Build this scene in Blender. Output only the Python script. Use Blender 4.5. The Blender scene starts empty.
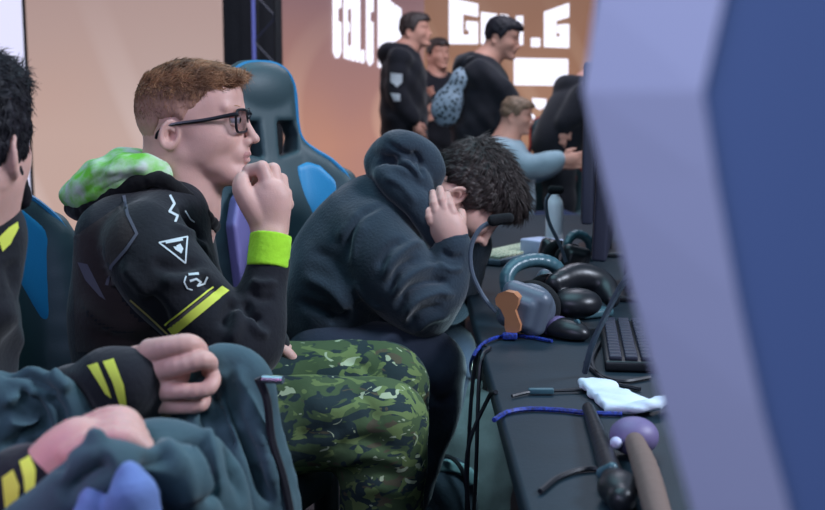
import bpy, bmesh, math, random
import numpy as np
from mathutils import Vector, Matrix
from mathutils.bvhtree import BVHTree
from mathutils.geometry import delaunay_2d_cdt
random.seed(7); rng = np.random.default_rng(7)
C = bpy.context.scene.collection
PI = math.pi
# ------------------------------------------------------------------ camera model
FPX = 1133.0
CAMZ = 1.27
TH = math.atan(160.0/FPX)
CT, ST = math.cos(TH), math.sin(TH)
def at(px, py, Y):
    """world point that lies at distance Y in front of the camera on the ray through a photo pixel"""
    a, b = px-412.5, 255.0-py
    d = (a, FPX*CT + b*ST, -FPX*ST + b*CT)
    t = Y/d[1]
    return np.array([d[0]*t, Y, CAMZ + d[2]*t])
def RR(r, Y): return r*Y/FPX/CT
def onz(px, py, z):
    a, b = px-412.5, 255.0-py
    d = (a, FPX*CT + b*ST, -FPX*ST + b*CT)
    t = (z-CAMZ)/d[2]
    return np.array([d[0]*t, d[1]*t, z])
# ------------------------------------------------------------------ objects
ORG = {}
def mk(name, V, F, mat, parent=None, smooth=True, loc=None, col=None, midx=None, fade=None):
    V = np.asarray(V, dtype=np.float64).reshape(-1, 3)
    if parent is not None: o0 = np.array(ORG[parent.name])
    elif loc is not None: o0 = np.array(loc, dtype=float)
    else:
        lo, hi = V.min(0), V.max(0); o0 = np.array([(lo[0]+hi[0])/2, (lo[1]+hi[1])/2, lo[2]])
    me = bpy.data.meshes.new(name)
    if isinstance(F, np.ndarray) and F.ndim == 2:
        n, k = F.shape
        me.vertices.add(len(V)); me.vertices.foreach_set('co', (V-o0).astype(np.float32).ravel())
        me.loops.add(n*k); me.loops.foreach_set('vertex_index', F.astype(np.int32).ravel())
        me.polygons.add(n); me.polygons.foreach_set('loop_start', np.arange(0, n*k, k, dtype=np.int32))
        me.update(calc_edges=True)
    else:
        me.from_pydata([tuple(v) for v in (V-o0)], [], [tuple(int(i) for i in f) for f in F]); me.update()
    for m in (mat if isinstance(mat, (list, tuple)) else [mat]): me.materials.append(m)
    if smooth: me.polygons.foreach_set('use_smooth', [True]*len(me.polygons))
    if midx is not None: me.polygons.foreach_set('material_index', np.asarray(midx, dtype=np.int32))
    if fade is not None:
        at_ = me.attributes.new('fade', 'FLOAT', 'POINT'); at_.data.foreach_set('value', np.asarray(fade, dtype=np.float32))
    me.validate()
    o = bpy.data.objects.new(name, me); C.objects.link(o)
    if parent is not None: o.parent = parent
    else: o.location = o0
    ORG[o.name] = tuple(o0)
    return o
def empty(name, loc):
    o = bpy.data.objects.new(name, None); C.objects.link(o); o.location = loc; o.empty_display_size = .05
    ORG[o.name] = tuple(loc); return o
def tag(o, label=None, cat=None, group=None, kind=None):
    if label: o['label'] = label
    if cat: o['category'] = cat
    if group: o['group'] = group
    if kind: o['kind'] = kind
    return o
# ------------------------------------------------------------------ materials
def new_mat(name):
    m = bpy.data.materials.new(name); m.use_nodes = True
    nt = m.node_tree; b = nt.nodes['Principled BSDF']
    return m, nt, b
def srgb(r, g, b):
    f = lambda c: (c/255/12.92) if c/255 <= .04045 else ((c/255+.055)/1.055)**2.4
    return (f(r), f(g), f(b), 1)
def pmat(name, col, rough=.6, metal=0, noise=0, nscale=30, bump=0, bscale=200, sheen=0, spec=.5, sss=0, coat=0, emit=None, estr=0, trans=0, col2=None):
    m, nt, b = new_mat(name)
    b.inputs['Base Color'].default_value = col
    b.inputs['Roughness'].default_value = rough; b.inputs['Metallic'].default_value = metal
    b.inputs['Specular IOR Level'].default_value = spec
    if sheen: b.inputs['Sheen Weight'].default_value = sheen
    if coat: b.inputs['Coat Weight'].default_value = coat
    if trans: b.inputs['Transmission Weight'].default_value = trans
    if sss:
        b.inputs['Subsurface Weight'].default_value = sss
        b.inputs['Subsurface Radius'].default_value = (.012, .005, .003); b.inputs['Subsurface Scale'].default_value = 1
    if emit:
        b.inputs['Emission Color'].default_value = emit; b.inputs['Emission Strength'].default_value = estr
    tc = nt.nodes.new('ShaderNodeTexCoord')
    if noise or col2:
        n = nt.nodes.new('ShaderNodeTexNoise'); n.inputs['Scale'].default_value = nscale; n.inputs['Detail'].default_value = 5
        nt.links.new(tc.outputs['Object'], n.inputs['Vector'])
        r = nt.nodes.new('ShaderNodeValToRGB')
        c2 = col2 if col2 else tuple(min(1, c*(1+noise)) for c in col[:3])+(1,)
        c1 = col if col2 else tuple(c*(1-noise) for c in col[:3])+(1,)
        r.color_ramp.elements[0].color = c1; r.color_ramp.elements[0].position = .35
        r.color_ramp.elements[1].color = c2; r.color_ramp.elements[1].position = .65
        nt.links.new(n.outputs['Fac'], r.inputs['Fac']); nt.links.new(r.outputs['Color'], b.inputs['Base Color'])
    if bump:
        n2 = nt.nodes.new('ShaderNodeTexNoise'); n2.inputs['Scale'].default_value = bscale; n2.inputs['Detail'].default_value = 4
        nt.links.new(tc.outputs['Object'], n2.inputs['Vector'])
        bp = nt.nodes.new('ShaderNodeBump'); bp.inputs['Strength'].default_value = bump; bp.inputs['Distance'].default_value = .004
        nt.links.new(n2.outputs['Fac'], bp.inputs['Height']); nt.links.new(bp.outputs['Normal'], b.inputs['Normal'])
    return m
def fabric(name, col, noise=.12, bump=.35, rough=.9, sheen=.15, bscale=90): 
    return pmat(name, col, rough=rough, noise=noise, nscale=14, bump=bump, bscale=bscale, sheen=sheen, spec=.2)
# ------------------------------------------------------------------ signed distance modelling
def nrm(v): v = np.asarray(v, float); return v/np.linalg.norm(v)
class SDF:
    def __init__(s): s.p = []
    def _add(s, fn, lo, hi, k, op): s.p.append((fn, np.array(lo, float), np.array(hi, float), k, op)); return s
    def cap(s, a, b, ra, rb=None, k=.01, flat=None, op='u'):
        a = np.array(a, float); b = np.array(b, float); rb = ra if rb is None else rb
        ab = b-a; L2 = max(float(ab@ab), 1e-12); m = max(ra, rb)
        sc = 1.0
        if flat: ax = nrm(flat[0]); fs = flat[1]; sc = max(1, fs)
        def fn(X, Y, Z):
            px, py, pz = X-a[0], Y-a[1], Z-a[2]
            t = np.clip((px*ab[0]+py*ab[1]+pz*ab[2])/L2, 0, 1)
            dx, dy, dz = px-t*ab[0], py-t*ab[1], pz-t*ab[2]
            if flat:
                q = (dx*ax[0]+dy*ax[1]+dz*ax[2])*(1/fs-1)
                dx, dy, dz = dx+q*ax[0], dy+q*ax[1], dz+q*ax[2]
            r = ra+(rb-ra)*t
            return (np.sqrt(dx*dx+dy*dy+dz*dz)-r)*(min(1, fs) if flat else 1)
        return s._add(fn, np.minimum(a, b)-m*sc, np.maximum(a, b)+m*sc, k, op)
    def sph(s, c, r, k=.01, op='u'): return s.cap(c, np.array(c)+[0, 0, 1e-5], r, r, k, None, op)
    def ell(s, c, r, R=None, k=.01, op='u'):
        c = np.array(c, float); r = np.array(r, float); R = np.eye(3) if R is None else R   # columns of R: local axes
        def fn(X, Y, Z):
            px, py, pz = X-c[0], Y-c[1], Z-c[2]
            u = (px*R[0, 0]+py*R[1, 0]+pz*R[2, 0]); v = (px*R[0, 1]+py*R[1, 1]+pz*R[2, 1]); w = (px*R[0, 2]+py*R[1, 2]+pz*R[2, 2])
            k0 = np.sqrt((u/r[0])**2+(v/r[1])**2+(w/r[2])**2)
            k1 = np.sqrt((u/r[0]**2)**2+(v/r[1]**2)**2+(w/r[2]**2)**2)+1e-9
            return k0*(k0-1)/k1
        m = r.max(); return s._add(fn, c-m, c+m, k, op)
    def box(s, c, hs, rad=.01, R=None, k=.01, op='u'):
        c = np.array(c, float); hs = np.array(hs, float)-rad; R = np.eye(3) if R is None else R
        def fn(X, Y, Z):
            px, py, pz = X-c[0], Y-c[1], Z-c[2]
            q = [np.abs(px*R[0, i]+py*R[1, i]+pz*R[2, i])-hs[i] for i in range(3)]
            o = np.sqrt(sum(np.maximum(t, 0)**2 for t in q)); return o+np.minimum(np.maximum(q[0], np.maximum(q[1], q[2])), 0)-rad
        m = np.linalg.norm(hs)+rad; return s._add(fn, c-m, c+m, k, op)
    def tube(s, pts, k=.01, flat=None, op='u', n=3):
        """pts: list of (point, radius), smoothed"""
        P = [np.append(np.array(p, float), r) for p, r in pts]
        Q = catmull(P, n)
        for i in range(len(Q)-1): s.cap(Q[i][:3], Q[i+1][:3], Q[i][3], Q[i+1][3], k, flat, op)
        return s
    def ring(s, c, R, a, b, r, k=.002, op='u', arc=None):
        c = np.array(c, float)
        def fn(X, Y, Z):
            px, py, pz = X-c[0], Y-c[1], Z-c[2]
            u = (px*R[0, 0]+py*R[1, 0]+pz*R[2, 0]); v = (px*R[0, 1]+py*R[1, 1]+pz*R[2, 1]); w = (px*R[0, 2]+py*R[1, 2]+pz*R[2, 2])
            q = (np.sqrt((u/a)**2+(v/b)**2)-1)*min(a, b)
            return np.sqrt(q*q+w*w)-r
        m = max(a, b)+r; return s._add(fn, c-m, c+m, k, op)
    def poly(s, pts, fu, fv, c, depth, rad, U, Vv, N, k=.005, op='u', bend=None):
        """polygon pts in the (U, V) plane through c, extruded along N by +-depth, rounded by rad"""
        P = np.array(pts, float); c = np.array(c, float); U, Vv, N = map(nrm, (U, Vv, N))
        cor = [c+U*p[0]+Vv*p[1]+N*dd for p in P for dd in (-depth-.06, depth+.06)]
        cor = np.array(cor)
        def fn(X, Y, Z):
            px, py, pz = X-c[0], Y-c[1], Z-c[2]
            u = px*U[0]+py*U[1]+pz*U[2]; v = px*Vv[0]+py*Vv[1]+pz*Vv[2]; w = px*N[0]+py*N[1]+pz*N[2]
            if bend: w = w-bend(u, v)
            d = np.full(u.shape, 1e9); sg = np.ones(u.shape)
            n = len(P)
            for i in range(n):
                x0, y0 = P[i]; x1, y1 = P[i-1]
                ex, ey = x1-x0, y1-y0; wx, wy = u-x0, v-y0
                t = np.clip((wx*ex+wy*ey)/(ex*ex+ey*ey+1e-12), 0, 1)
                bx, by = wx-ex*t, wy-ey*t; d = np.minimum(d, bx*bx+by*by)
                c1 = v >= y0; c2 = v < y1; c3 = ex*wy > ey*wx
                fl = (c1 & c2 & c3) | (~c1 & ~c2 & ~c3); sg = np.where(fl, -sg, sg)
            d2 = sg*np.sqrt(d)+rad; dz = np.abs(w)-depth+rad
            return np.sqrt(np.maximum(d2, 0)**2+np.maximum(dz, 0)**2)+np.minimum(np.maximum(d2, dz), 0)-rad
        return s._add(fn, cor.min(0), cor.max(0), k, op)
    def build(s, h, warp=None, smooth=0):
        us = [p for p in s.p if p[4] == 'u']
        lo = np.min([p[1] for p in us], 0)-4*h; hi = np.max([p[2] for p in us], 0)+4*h
        n = np.ceil((hi-lo)/h).astype(int)+1
        ax = [(lo[i]+h*np.arange(n[i])).astype(np.float32) for i in range(3)]
        f = np.full(tuple(n), .05, np.float32)
        for fn, l, u, k, op in s.p:
            mg = 3*h+k*1.05+.002
            i0 = np.maximum(np.floor((l-mg-lo)/h).astype(int), 0); i1 = np.minimum(np.ceil((u+mg-lo)/h).astype(int)+1, n)
            if (i1 <= i0).any(): continue
            sl = tuple(slice(a, b) for a, b in zip(i0, i1))
            X = ax[0][sl[0]][:, None, None]; Y = ax[1][sl[1]][None, :, None]; Z = ax[2][sl[2]][None, None, :]
            d = fn(X, Y, Z).astype(np.float32); a = f[sl]
            if op == 'u':
                t = np.clip(.5+.5*(a-d)/k, 0, 1); f[sl] = a*(1-t)+d*t-k*t*(1-t)
            elif op == 's':
                t = np.clip(.5-.5*(a+d)/k, 0, 1); f[sl] = a*(1-t)-d*t+k*t*(1-t)
            elif op == 'i':
                r = np.full(f.shape, .05, np.float32); t = np.clip(.5-.5*(d-a)/k, 0, 1); r[sl] = d*(1-t)+a*t+k*t*(1-t); f = r
        if warp is not None:
            f = f+warp(ax[0][:, None, None], ax[1][None, :, None], ax[2][None, None, :]).astype(np.float32)
        return nets(f, lo, h, smooth)
def catmull(P, n):
    P = [np.asarray(p, float) for p in P]
    if len(P) < 3 or n < 2: return P
    Q = []; E = [2*P[0]-P[1]]+P+[2*P[-1]-P[-2]]
    for i in range(1, len(E)-2):
        for j in range(n):
            t = j/n; p0, p1, p2, p3 = E[i-1:i+3]
            Q.append(.5*((2*p1)+(-p0+p2)*t+(2*p0-5*p1+4*p2-p3)*t*t+(-p0+3*p1-3*p2+p3)*t**3))
    Q.append(P[-1]); return Q
def nets(f, lo, h, smooth=0):
    ins = f < 0; nx, ny, nz = f.shape
    cnt = np.zeros((nx-1, ny-1, nz-1), np.int8)
    for i in (0, 1):
        for j in (0, 1):
            for k in (0, 1): cnt += ins[i:nx-1+i, j:ny-1+j, k:nz-1+k]
    act = (cnt > 0) & (cnt < 8); idx = -np.ones(act.shape, np.int32); ii = np.argwhere(act); idx[act] = np.arange(len(ii))
    cor = [(a, b, c) for a in (0, 1) for b in (0, 1) for c in (0, 1)]
    val = {c: f[ii[:, 0]+c[0], ii[:, 1]+c[1], ii[:, 2]+c[2]] for c in cor}
    S = np.zeros((len(ii), 3)); N = np.zeros(len(ii))
    for a in cor:
        for d in range(3):
            if a[d] == 0:
                b = list(a); b[d] = 1; b = tuple(b); va, vb = val[a], val[b]; m = (va < 0) != (vb < 0)
                t = np.where(m, va/np.where(m, va-vb, 1), 0); p = np.tile(np.array(a, float), (len(ii), 1)); p[:, d] += t
                S[m] += p[m]; N[m] += 1
    V = lo+h*(ii+S/np.maximum(N, 1)[:, None]); Fs = []
    for d in range(3):
        a = np.moveaxis(ins, d, 0); cid = np.moveaxis(idx, d, 0)
        s0 = a[:-1, 1:-1, 1:-1]; s1 = a[1:, 1:-1, 1:-1]
        for sgn, m in ((1, s0 & ~s1), (-1, ~s0 & s1)):
            e = np.argwhere(m)
            if len(e) == 0: continue
            x, y, z = e[:, 0], e[:, 1], e[:, 2]
            q = np.stack([cid[x, y, z], cid[x, y+1, z], cid[x, y+1, z+1], cid[x, y, z+1]], 1)
            if (sgn == -1) != (d == 1 and False): q = q[:, ::-1]
            if d == 1: q = q[:, ::-1]
            Fs.append(q)
    F = np.concatenate(Fs) if Fs else np.zeros((0, 4), int)
    F = F[(F >= 0).all(1)]
    for _ in range(smooth): V = lap(V, F, .5)
    return V, F
def lap(V, F, lam):
    A = np.zeros_like(V); n = np.zeros(len(V))
    for k in range(F.shape[1]):
        i, j = F[:, k], F[:, (k+1) % F.shape[1]]
        for c in range(3): A[:, c] += np.bincount(i, V[j, c], len(V))+np.bincount(j, V[i, c], len(V))
        n += np.bincount(i, minlength=len(V))+np.bincount(j, minlength=len(V))
    return V+lam*(A/np.maximum(n, 1)[:, None]-V)
def normals(V, F):
    a = np.cross(V[F[:, 2]]-V[F[:, 0]], V[F[:, 3 % F.shape[1]]]-V[F[:, 1]]) if F.shape[1] == 4 else np.cross(V[F[:, 1]]-V[F[:, 0]], V[F[:, 2]]-V[F[:, 0]])
    N = np.zeros_like(V)
    for k in range(F.shape[1]):
        for c in range(3): N[:, c] += np.bincount(F[:, k], a[:, c], len(V))
    return N/(np.linalg.norm(N, axis=1)[:, None]+1e-12)
def bvh(V, F): return BVHTree.FromPolygons([Vector(v) for v in V], [tuple(int(i) for i in f) for f in F])
CAM0 = Vector((0, 0, CAMZ))
def hit(B, px, py):
    d = Vector(at(px, py, 1.0))-CAM0; d.normalize(); return B.ray_cast(CAM0, d)
def fold(V, F, B, line, w, amp, n=6):
    """displace vertices near a crease line along their normals; line given in photo pixels and dropped onto the surface"""
    L = catmull([np.array(p, float) for p in line], n); P = []
    for p in L:
        h = hit(B, p[0], p[1])
        if h[0] is not None: P.append(np.array(h[0]))
    if len(P) < 2: return V
    P = np.array(P); lo, hi = P.min(0)-3*w, P.max(0)+3*w
    ix = np.where(((V > lo) & (V < hi)).all(1))[0]
    if len(ix) == 0: return V
    Q = V[ix]; d = np.full(len(ix), 1e9); tt = np.zeros(len(ix))
    for i in range(len(P)-1):
        ab = P[i+1]-P[i]
        if np.linalg.norm(ab) > .12: continue
        t = np.clip(((Q-P[i])@ab)/max(ab@ab, 1e-12), 0, 1); e = np.linalg.norm(Q-P[i]-t[:, None]*ab, axis=1)
        m = e < d; d[m] = e[m]; tt[m] = (i+t[m])/(len(P)-1)
    N = normals(V, F)[ix]; end = np.clip(np.minimum(tt, 1-tt)*5, .0, 1)
    V = V.copy(); V[ix] += N*(amp*np.exp(-(d/w)**2)*end)[:, None]; return V
def decal(name, polys, B, mat, parent, off=.0012, step=3.0, holes=None):
    """thin print laid on a surface; polygons in photo pixels dropped onto it"""
    VV, FF = [], []
    for poly in polys:
        P = [Vector(p) for p in poly]; n = len(P); pts = []; ed = []
        for i in range(n):
            a, b = P[i], P[(i+1) % n]; m = max(1, int((b-a).length/step))
            for j in range(m): pts.append(a+(b-a)*j/m)
        nb = len(pts); ed = [(i, (i+1) % nb) for i in range(nb)]
        xs = [p.x for p in P]; ys = [p.y for p in P]
        x = min(xs)+step/2
        while x < max(xs):
            y = min(ys)+step/2
            while y < max(ys): pts.append(Vector((x, y))); y += step
            x += step
        r = delaunay_2d_cdt(pts, ed, [], 1, 1e-4)
        vs, fs = r[0], r[2]; base = len(VV); ok = []
        for v in vs:
            h = hit(B, v.x, v.y)
            if h[0] is None: VV.append((0, 0, 0)); ok.append(None)
            else:
                nn = h[1]
                if nn.dot(h[0]-CAM0) > 0: nn = -nn
                VV.append(tuple(h[0]+nn*off)); ok.append(h[0])
        for f in fs:
            if all(ok[i] is not None for i in f):
                q = [Vector(VV[base+i]) for i in f]
                if max((q[i]-q[i-1]).length for i in range(len(q))) < .06: FF.append([base+i for i in f])
    if not FF: print('EMPTY DECAL', name); return None
    use = sorted({i for f in FF for i in f}); mp = {u: i for i, u in enumerate(use)}
    return mk(name, [VV[u] for u in use], [[mp[i] for i in f] for f in FF], mat, parent)
def strokes(line, w):
    """quads along a pixel polyline"""
    out = []; L = [np.array(p, float) for p in line]
    for a, b in zip(L[:-1], L[1:]):
        d = (b-a)/np.linalg.norm(b-a); n = np.array([-d[1], d[0]])*w/2; a2 = a-d*w*.2; b2 = b+d*w*.2
        out.append([tuple(a2+n), tuple(b2+n), tuple(b2-n), tuple(a2-n)])
    return out
def outline(line, w):
    L = [np.array(p, float) for p in line]; n = len(L); A, B_ = [], []
    for i in range(n):
        t = nrm(L[min(i+1, n-1)]-L[max(i-1, 0)]); k = np.array([-t[1], t[0]])*w/2; A.append(tuple(L[i]+k)); B_.append(tuple(L[i]-k))
    return [A+B_[::-1]]
# ------------------------------------------------------------------ plain meshes
class MB:
    def __init__(s): s.V = []; s.F = []
    def add(s, V, F):
        b = len(s.V); s.V += [tuple(v) for v in V]; s.F += [[b+i for i in f] for f in F]; return s
    def box(s, c, hs, R=None, bev=0):
        c = np.array(c, float); R = np.eye(3) if R is None else np.array(R)
        if bev <= 0:
            V = [c+R@(np.array([x, y, z])*hs) for x in (-1, 1) for y in (-1, 1) for z in (-1, 1)]
            return s.add(V, [(0, 1, 3, 2), (4, 6, 7, 5), (0, 4, 5, 1), (2, 3, 7, 6), (0, 2, 6, 4), (1, 5, 7, 3)])
        bm = bmesh.new(); bmesh.ops.create_cube(bm, size=2)
        for v in bm.verts: v.co = Vector((v.co.x*hs[0], v.co.y*hs[1], v.co.z*hs[2]))
        bmesh.ops.bevel(bm, geom=bm.edges[:], offset=bev, segments=3, profile=.5, affect='EDGES')
        bm.verts.ensure_lookup_table()
        V = [c+R@np.array(v.co) for v in bm.verts]; F = [[v.index for v in f.verts] for f in bm.faces]; bm.free(); return s.add(V, F)
    def tube(s, pts, r, n=8, sm=5, close=False):
        P = [np.append(np.array(p, float), (r[i] if hasattr(r, '__len__') else r)) for i, p in enumerate(pts)]
        if close: P = P+[P[0]]
        Q = catmull(P, sm) if len(P) > 2 and sm > 1 else P
        T = [nrm(Q[min(i+1, len(Q)-1)][:3]-Q[max(i-1, 0)][:3]) for i in range(len(Q))]
        u = np.cross(T[0], [0, 0, 1]); 
        if np.linalg.norm(u) < 1e-3: u = np.cross(T[0], [1, 0, 0])
        V = []; 
        for q, t in zip(Q, T):
            u = nrm(u-t*(u@t)); v = np.cross(t, u)
            for j in range(n): a = 2*PI*j/n; V.append(q[:3]+q[3]*(math.cos(a)*u+math.sin(a)*v))
        F = [(i*n+j, i*n+(j+1) % n, (i+1)*n+(j+1) % n, (i+1)*n+j) for i in range(len(Q)-1) for j in range(n)]
        F += [tuple(range(n))[::-1], tuple((len(Q)-1)*n+j for j in range(n))]
        return s.add(V, F)
    def lathe(s, c, prof, R=None, n=24):
        c = np.array(c, float); R = np.eye(3) if R is None else np.array(R); V = []; m = len(prof)
        for r, z in prof:
            for j in range(n): a = 2*PI*j/n; V.append(c+R@np.array([r*math.cos(a), r*math.sin(a), z]))
        F = [(i*n+j, i*n+(j+1) % n, (i+1)*n+(j+1) % n, (i+1)*n+j) for i in range(m-1) for j in range(n)]
        F += [tuple(range(n))[::-1], tuple((m-1)*n+j for j in range(n))]; return s.add(V, F)
    def prism(s, poly, N, d0, d1):
        """3-D polygon extruded from d0 to d1 along N"""
        P = [np.array(p, float) for p in poly]; N = nrm(N); n = len(P)
        V = [p+N*d0 for p in P]+[p+N*d1 for p in P]
        return s.add(V, [tuple(range(n))[::-1], tuple(range(n, 2*n))]+[(i, (i+1) % n, n+(i+1) % n, n+i) for i in range(n)])
    def build(s, name, mat, parent=None, smooth=True, loc=None):
        bm = bmesh.new(); vs = [bm.verts.new(v) for v in s.V]
        for f in s.F:
            try: bm.faces.new([vs[i] for i in f])
            except ValueError: pass
        bmesh.ops.recalc_face_normals(bm, faces=bm.faces[:]); bm.verts.ensure_lookup_table()
        F = [[v.index for v in f.verts] for f in bm.faces]; V = [tuple(v.co) for v in bm.verts]
        o = mk(name, V, F, mat, parent, smooth, loc)
        if smooth:
            bm.free(); me = o.data
            bm = bmesh.new(); bm.from_mesh(me)
            for e in bm.edges:
                if len(e.link_faces) == 2 and e.calc_face_angle(0) > .6: e.smooth = False
            bm.to_mesh(me)
        bm.free(); return o
def rotz(a): c, s = math.cos(a), math.sin(a); return np.array([[c, -s, 0], [s, c, 0], [0, 0, 1]])
def rotx(a): c, s = math.cos(a), math.sin(a); return np.array([[1, 0, 0], [0, c, -s], [0, s, c]])
def roty(a): c, s = math.cos(a), math.sin(a); return np.array([[c, 0, s], [0, 1, 0], [-s, 0, c]])
def wob(amp, sc, seed=0):
    r = np.random.default_rng(seed); K = r.normal(size=(6, 3))*sc; ph = r.uniform(0, 6.28, 6)
    def f(X, Y, Z):
        t = 0
        for k, p in zip(K, ph): t = t+np.sin(k[0]*X+k[1]*Y+k[2]*Z+p)
        return amp*t/3
    return f
class Frame:
    """local axes for a head: u forward, v up, w towards the near side; lengths in photo pixels at distance Y"""
    def __init__(s, px, py, Y, yaw=0, pitch=0, roll=0, m=None, ref=None):
        s.c = at(px, py, Y); s.ref = ref or (px, py); s.m = m or RR(1, Y)
        R = rotz(yaw)@roty(pitch)@rotx(roll)
        s.R = R@np.array([[1, 0, 0], [0, 0, -1], [0, 1, 0]]).astype(float)   # columns: u=+x, v=+z, w=-y
    def pt(s, px, py, w=0): return s.c+s.R@np.array([(px-s.ref[0])*s.m, (s.ref[1]-py)*s.m, w*s.m])
    def loc(s, P): q = ((P-s.c)@s.R)/s.m; q[:, 0] += s.ref[0]; q[:, 1] = s.ref[1]-q[:, 1]; return q
def strands(V, N, dirs, length, width, name, mat, parent, seg=3, lift=.35, jit=.25, seed=1, curl=0):
    """many thin tapered hair strands rooted on points V"""
    r = np.random.default_rng(seed); n = len(V); VV = []; 
    D = dirs+r.normal(size=dirs.shape)*jit; D = D-N*np.sum(D*N, 1)[:, None]; D /= np.linalg.norm(D, axis=1)[:, None]+1e-9
    S = np.cross(D, N); L = length*(r.uniform(.6, 1.2, n)); W = width*r.uniform(.7, 1.2, n)
    rings = []
    for k in range(seg+1):
        t = k/seg; w = W*(1-t*.85)
        off = np.sin(t*PI*1.5+r.uniform(0, 6, n)*0)*curl
        Cn = V-N*.001+D*(L*t)[:, None]+N*(L*lift*(t-.45*t*t))[:, None]+S*(off*L)[:, None]
        rings.append([Cn+S*w[:, None]*.5, Cn+N*w[:, None]*.6, Cn-S*w[:, None]*.5])
    A = np.stack([np.stack(q, 1) for q in rings], 1)    # n, seg+1, 3, 3
    VV = A.reshape(-1, 3); F = []
    base = np.arange(n)*(seg+1)*3
    for k in range(seg):
        for j in range(3):
            a = k*3+j; b = k*3+(j+1) % 3; F.append(np.stack([base+a, base+b, base+b+3, base+a+3], 1))
    return VV, np.concatenate(F)
def sample(V, F, n, seed=0, mask=None):
    r = np.random.default_rng(seed); P = V[F].mean(1); A = np.linalg.norm(np.cross(V[F[:, 2]]-V[F[:, 0]], V[F[:, 3]]-V[F[:, 1]]), axis=1)
    if mask is not None: A = A*mask(P)
    i = r.choice(len(F), n, p=A/A.sum()); w = r.uniform(size=(n, 4))+.1; w /= w.sum(1)[:, None]
    N = normals(V, F); return (V[F[i]]*w[:, :, None]).sum(1), N[F[i, 0]]
# ------------------------------------------------------------------ palette
M = {}
M['skin'] = pmat('skin_fair', srgb(214, 168, 156), rough=.48, noise=.06, nscale=25, bump=.12, bscale=400, sss=.12, spec=.35)
M['skin_far'] = pmat('skin_mid', srgb(205, 150, 130), rough=.55, noise=.06, nscale=20, spec=.35)
M['lip'] = pmat('lips', srgb(190, 134, 130), rough=.5)
M['hair_dark'] = pmat('hair_dark', srgb(58, 48, 46), rough=.55, noise=.25, nscale=60, spec=.4)
M['hair_black'] = pmat('hair_black', srgb(26, 24, 32), rough=.6, noise=.25, nscale=60, spec=.3)
M['hair_blond'] = pmat('hair_blond', srgb(120, 95, 75), rough=.6, noise=.25, nscale=60)
M['black_jersey'] = fabric('black_jersey', srgb(33, 34, 40), bscale=120)
M['black_cloth'] = fabric('black_cloth', srgb(30, 31, 38))
M['black_rib'] = fabric('black_rib', srgb(20, 19, 22))
M['lime'] = fabric('lime_rib', srgb(168, 226, 52), noise=.06)
M['yellow_print'] = pmat('yellow_print', srgb(214, 222, 80), rough=.7)
M['gold_print'] = pmat('gold_print', srgb(186, 170, 100), rough=.7)
M['grey_print'] = pmat('grey_print', srgb(92, 92, 104), rough=.8)
M['brown_print'] = pmat('brown_print', srgb(78, 70, 70), rough=.8)
M['white_print'] = pmat('white_print', srgb(205, 214, 218), rough=.7)
M['hood_lining'] = pmat('hood_lining', srgb(120, 205, 60), rough=.8, col2=srgb(205, 215, 200), nscale=30, bump=.3, bscale=60)
M['navy_fleece'] = fabric('navy_fleece', srgb(46, 58, 70), noise=.12, bump=.5, bscale=160, sheen=.3)
M['navy_trousers'] = fabric('navy_trousers', srgb(50, 58, 74), noise=.1)
M['teal_jacket'] = fabric('teal_jacket', srgb(68, 92, 100), noise=.12, bump=.25)
M['lavender_lining'] = fabric('lavender_lining', srgb(110, 132, 186), noise=.1)
M['black_leather'] = pmat('black_leather', srgb(60, 80, 86), rough=.5, bump=.15, bscale=260, spec=.5)
M['blue_leather'] = pmat('blue_leather', srgb(40, 146, 200), rough=.45, bump=.1, bscale=260)
M['blue_piping'] = pmat('blue_piping', srgb(40, 130, 180), rough=.4)
M['lav_lit'] = pmat('lavender_lit_leather', srgb(120, 112, 168), rough=.45)
M['red_leather'] = pmat('red_leather', srgb(205, 45, 30), rough=.45)
M['black_plastic'] = pmat('black_plastic', srgb(26, 28, 33), rough=.38, noise=.1)
M['grey_plastic'] = pmat('grey_plastic', srgb(88, 98, 112), rough=.4)
M['teal_plastic'] = pmat('teal_plastic', srgb(62, 94, 104), rough=.35)
M['copper'] = pmat('copper_plate', srgb(205, 140, 100), rough=.4, metal=.3)
M['foam'] = pmat('foam', srgb(20, 22, 26), rough=1, bump=.8, bscale=500)
M['chrome'] = pmat('chrome', srgb(150, 156, 165), rough=.25, metal=.9)
M['desk_top'] = pmat('desk_top', srgb(24, 40, 50), spec=.3, rough=.5, noise=.12, nscale=8, bump=.08, bscale=150)
M['desk_side'] = pmat('desk_side', srgb(18, 20, 26), rough=.6)
M['blue_cable'] = pmat('blue_braid', srgb(30, 62, 170), rough=.55, col2=srgb(12, 24, 70), nscale=180)
M['black_cable'] = pmat('black_cable', srgb(22, 26, 34), rough=.45)
M['white_cloth'] = pmat('white_cloth', srgb(212, 226, 238), rough=.8, bump=.3, bscale=60)
M['mauve_plastic'] = pmat('mauve_plastic', srgb(112, 100, 140), rough=.5)
M['brown_fabric'] = pmat('brown_fabric', srgb(112, 92, 84), rough=.8)
M['lav_shell'] = pmat('lavender_shell', srgb(190, 194, 222), rough=.5)
M['blue_shell'] = pmat('blue_shell', srgb(112, 136, 190), rough=.55)
M['eye'] = pmat('eye_white', srgb(196, 188, 190), rough=.25)
M['iris'] = pmat('iris', srgb(60, 50, 48), rough=.2)
M['glass_frame'] = pmat('glasses_frame', srgb(24, 26, 34), rough=.3)
M['lens'] = pmat('lens', (.93, .95, 1, 1), rough=.03, trans=1); 
M['white_plastic'] = pmat('white_plastic', srgb(235, 235, 240), rough=.4)
M['bag_grey'] = fabric('bag_grey', srgb(160, 176, 178), noise=.12)
M['bag_dark'] = fabric('bag_dark', srgb(70, 84, 98), noise=.12)
M['bag_ruffle'] = fabric('bag_ruffle', srgb(140, 178, 182), noise=.1)
M['shoe'] = pmat('shoe', srgb(40, 40, 46), rough=.6)
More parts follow.
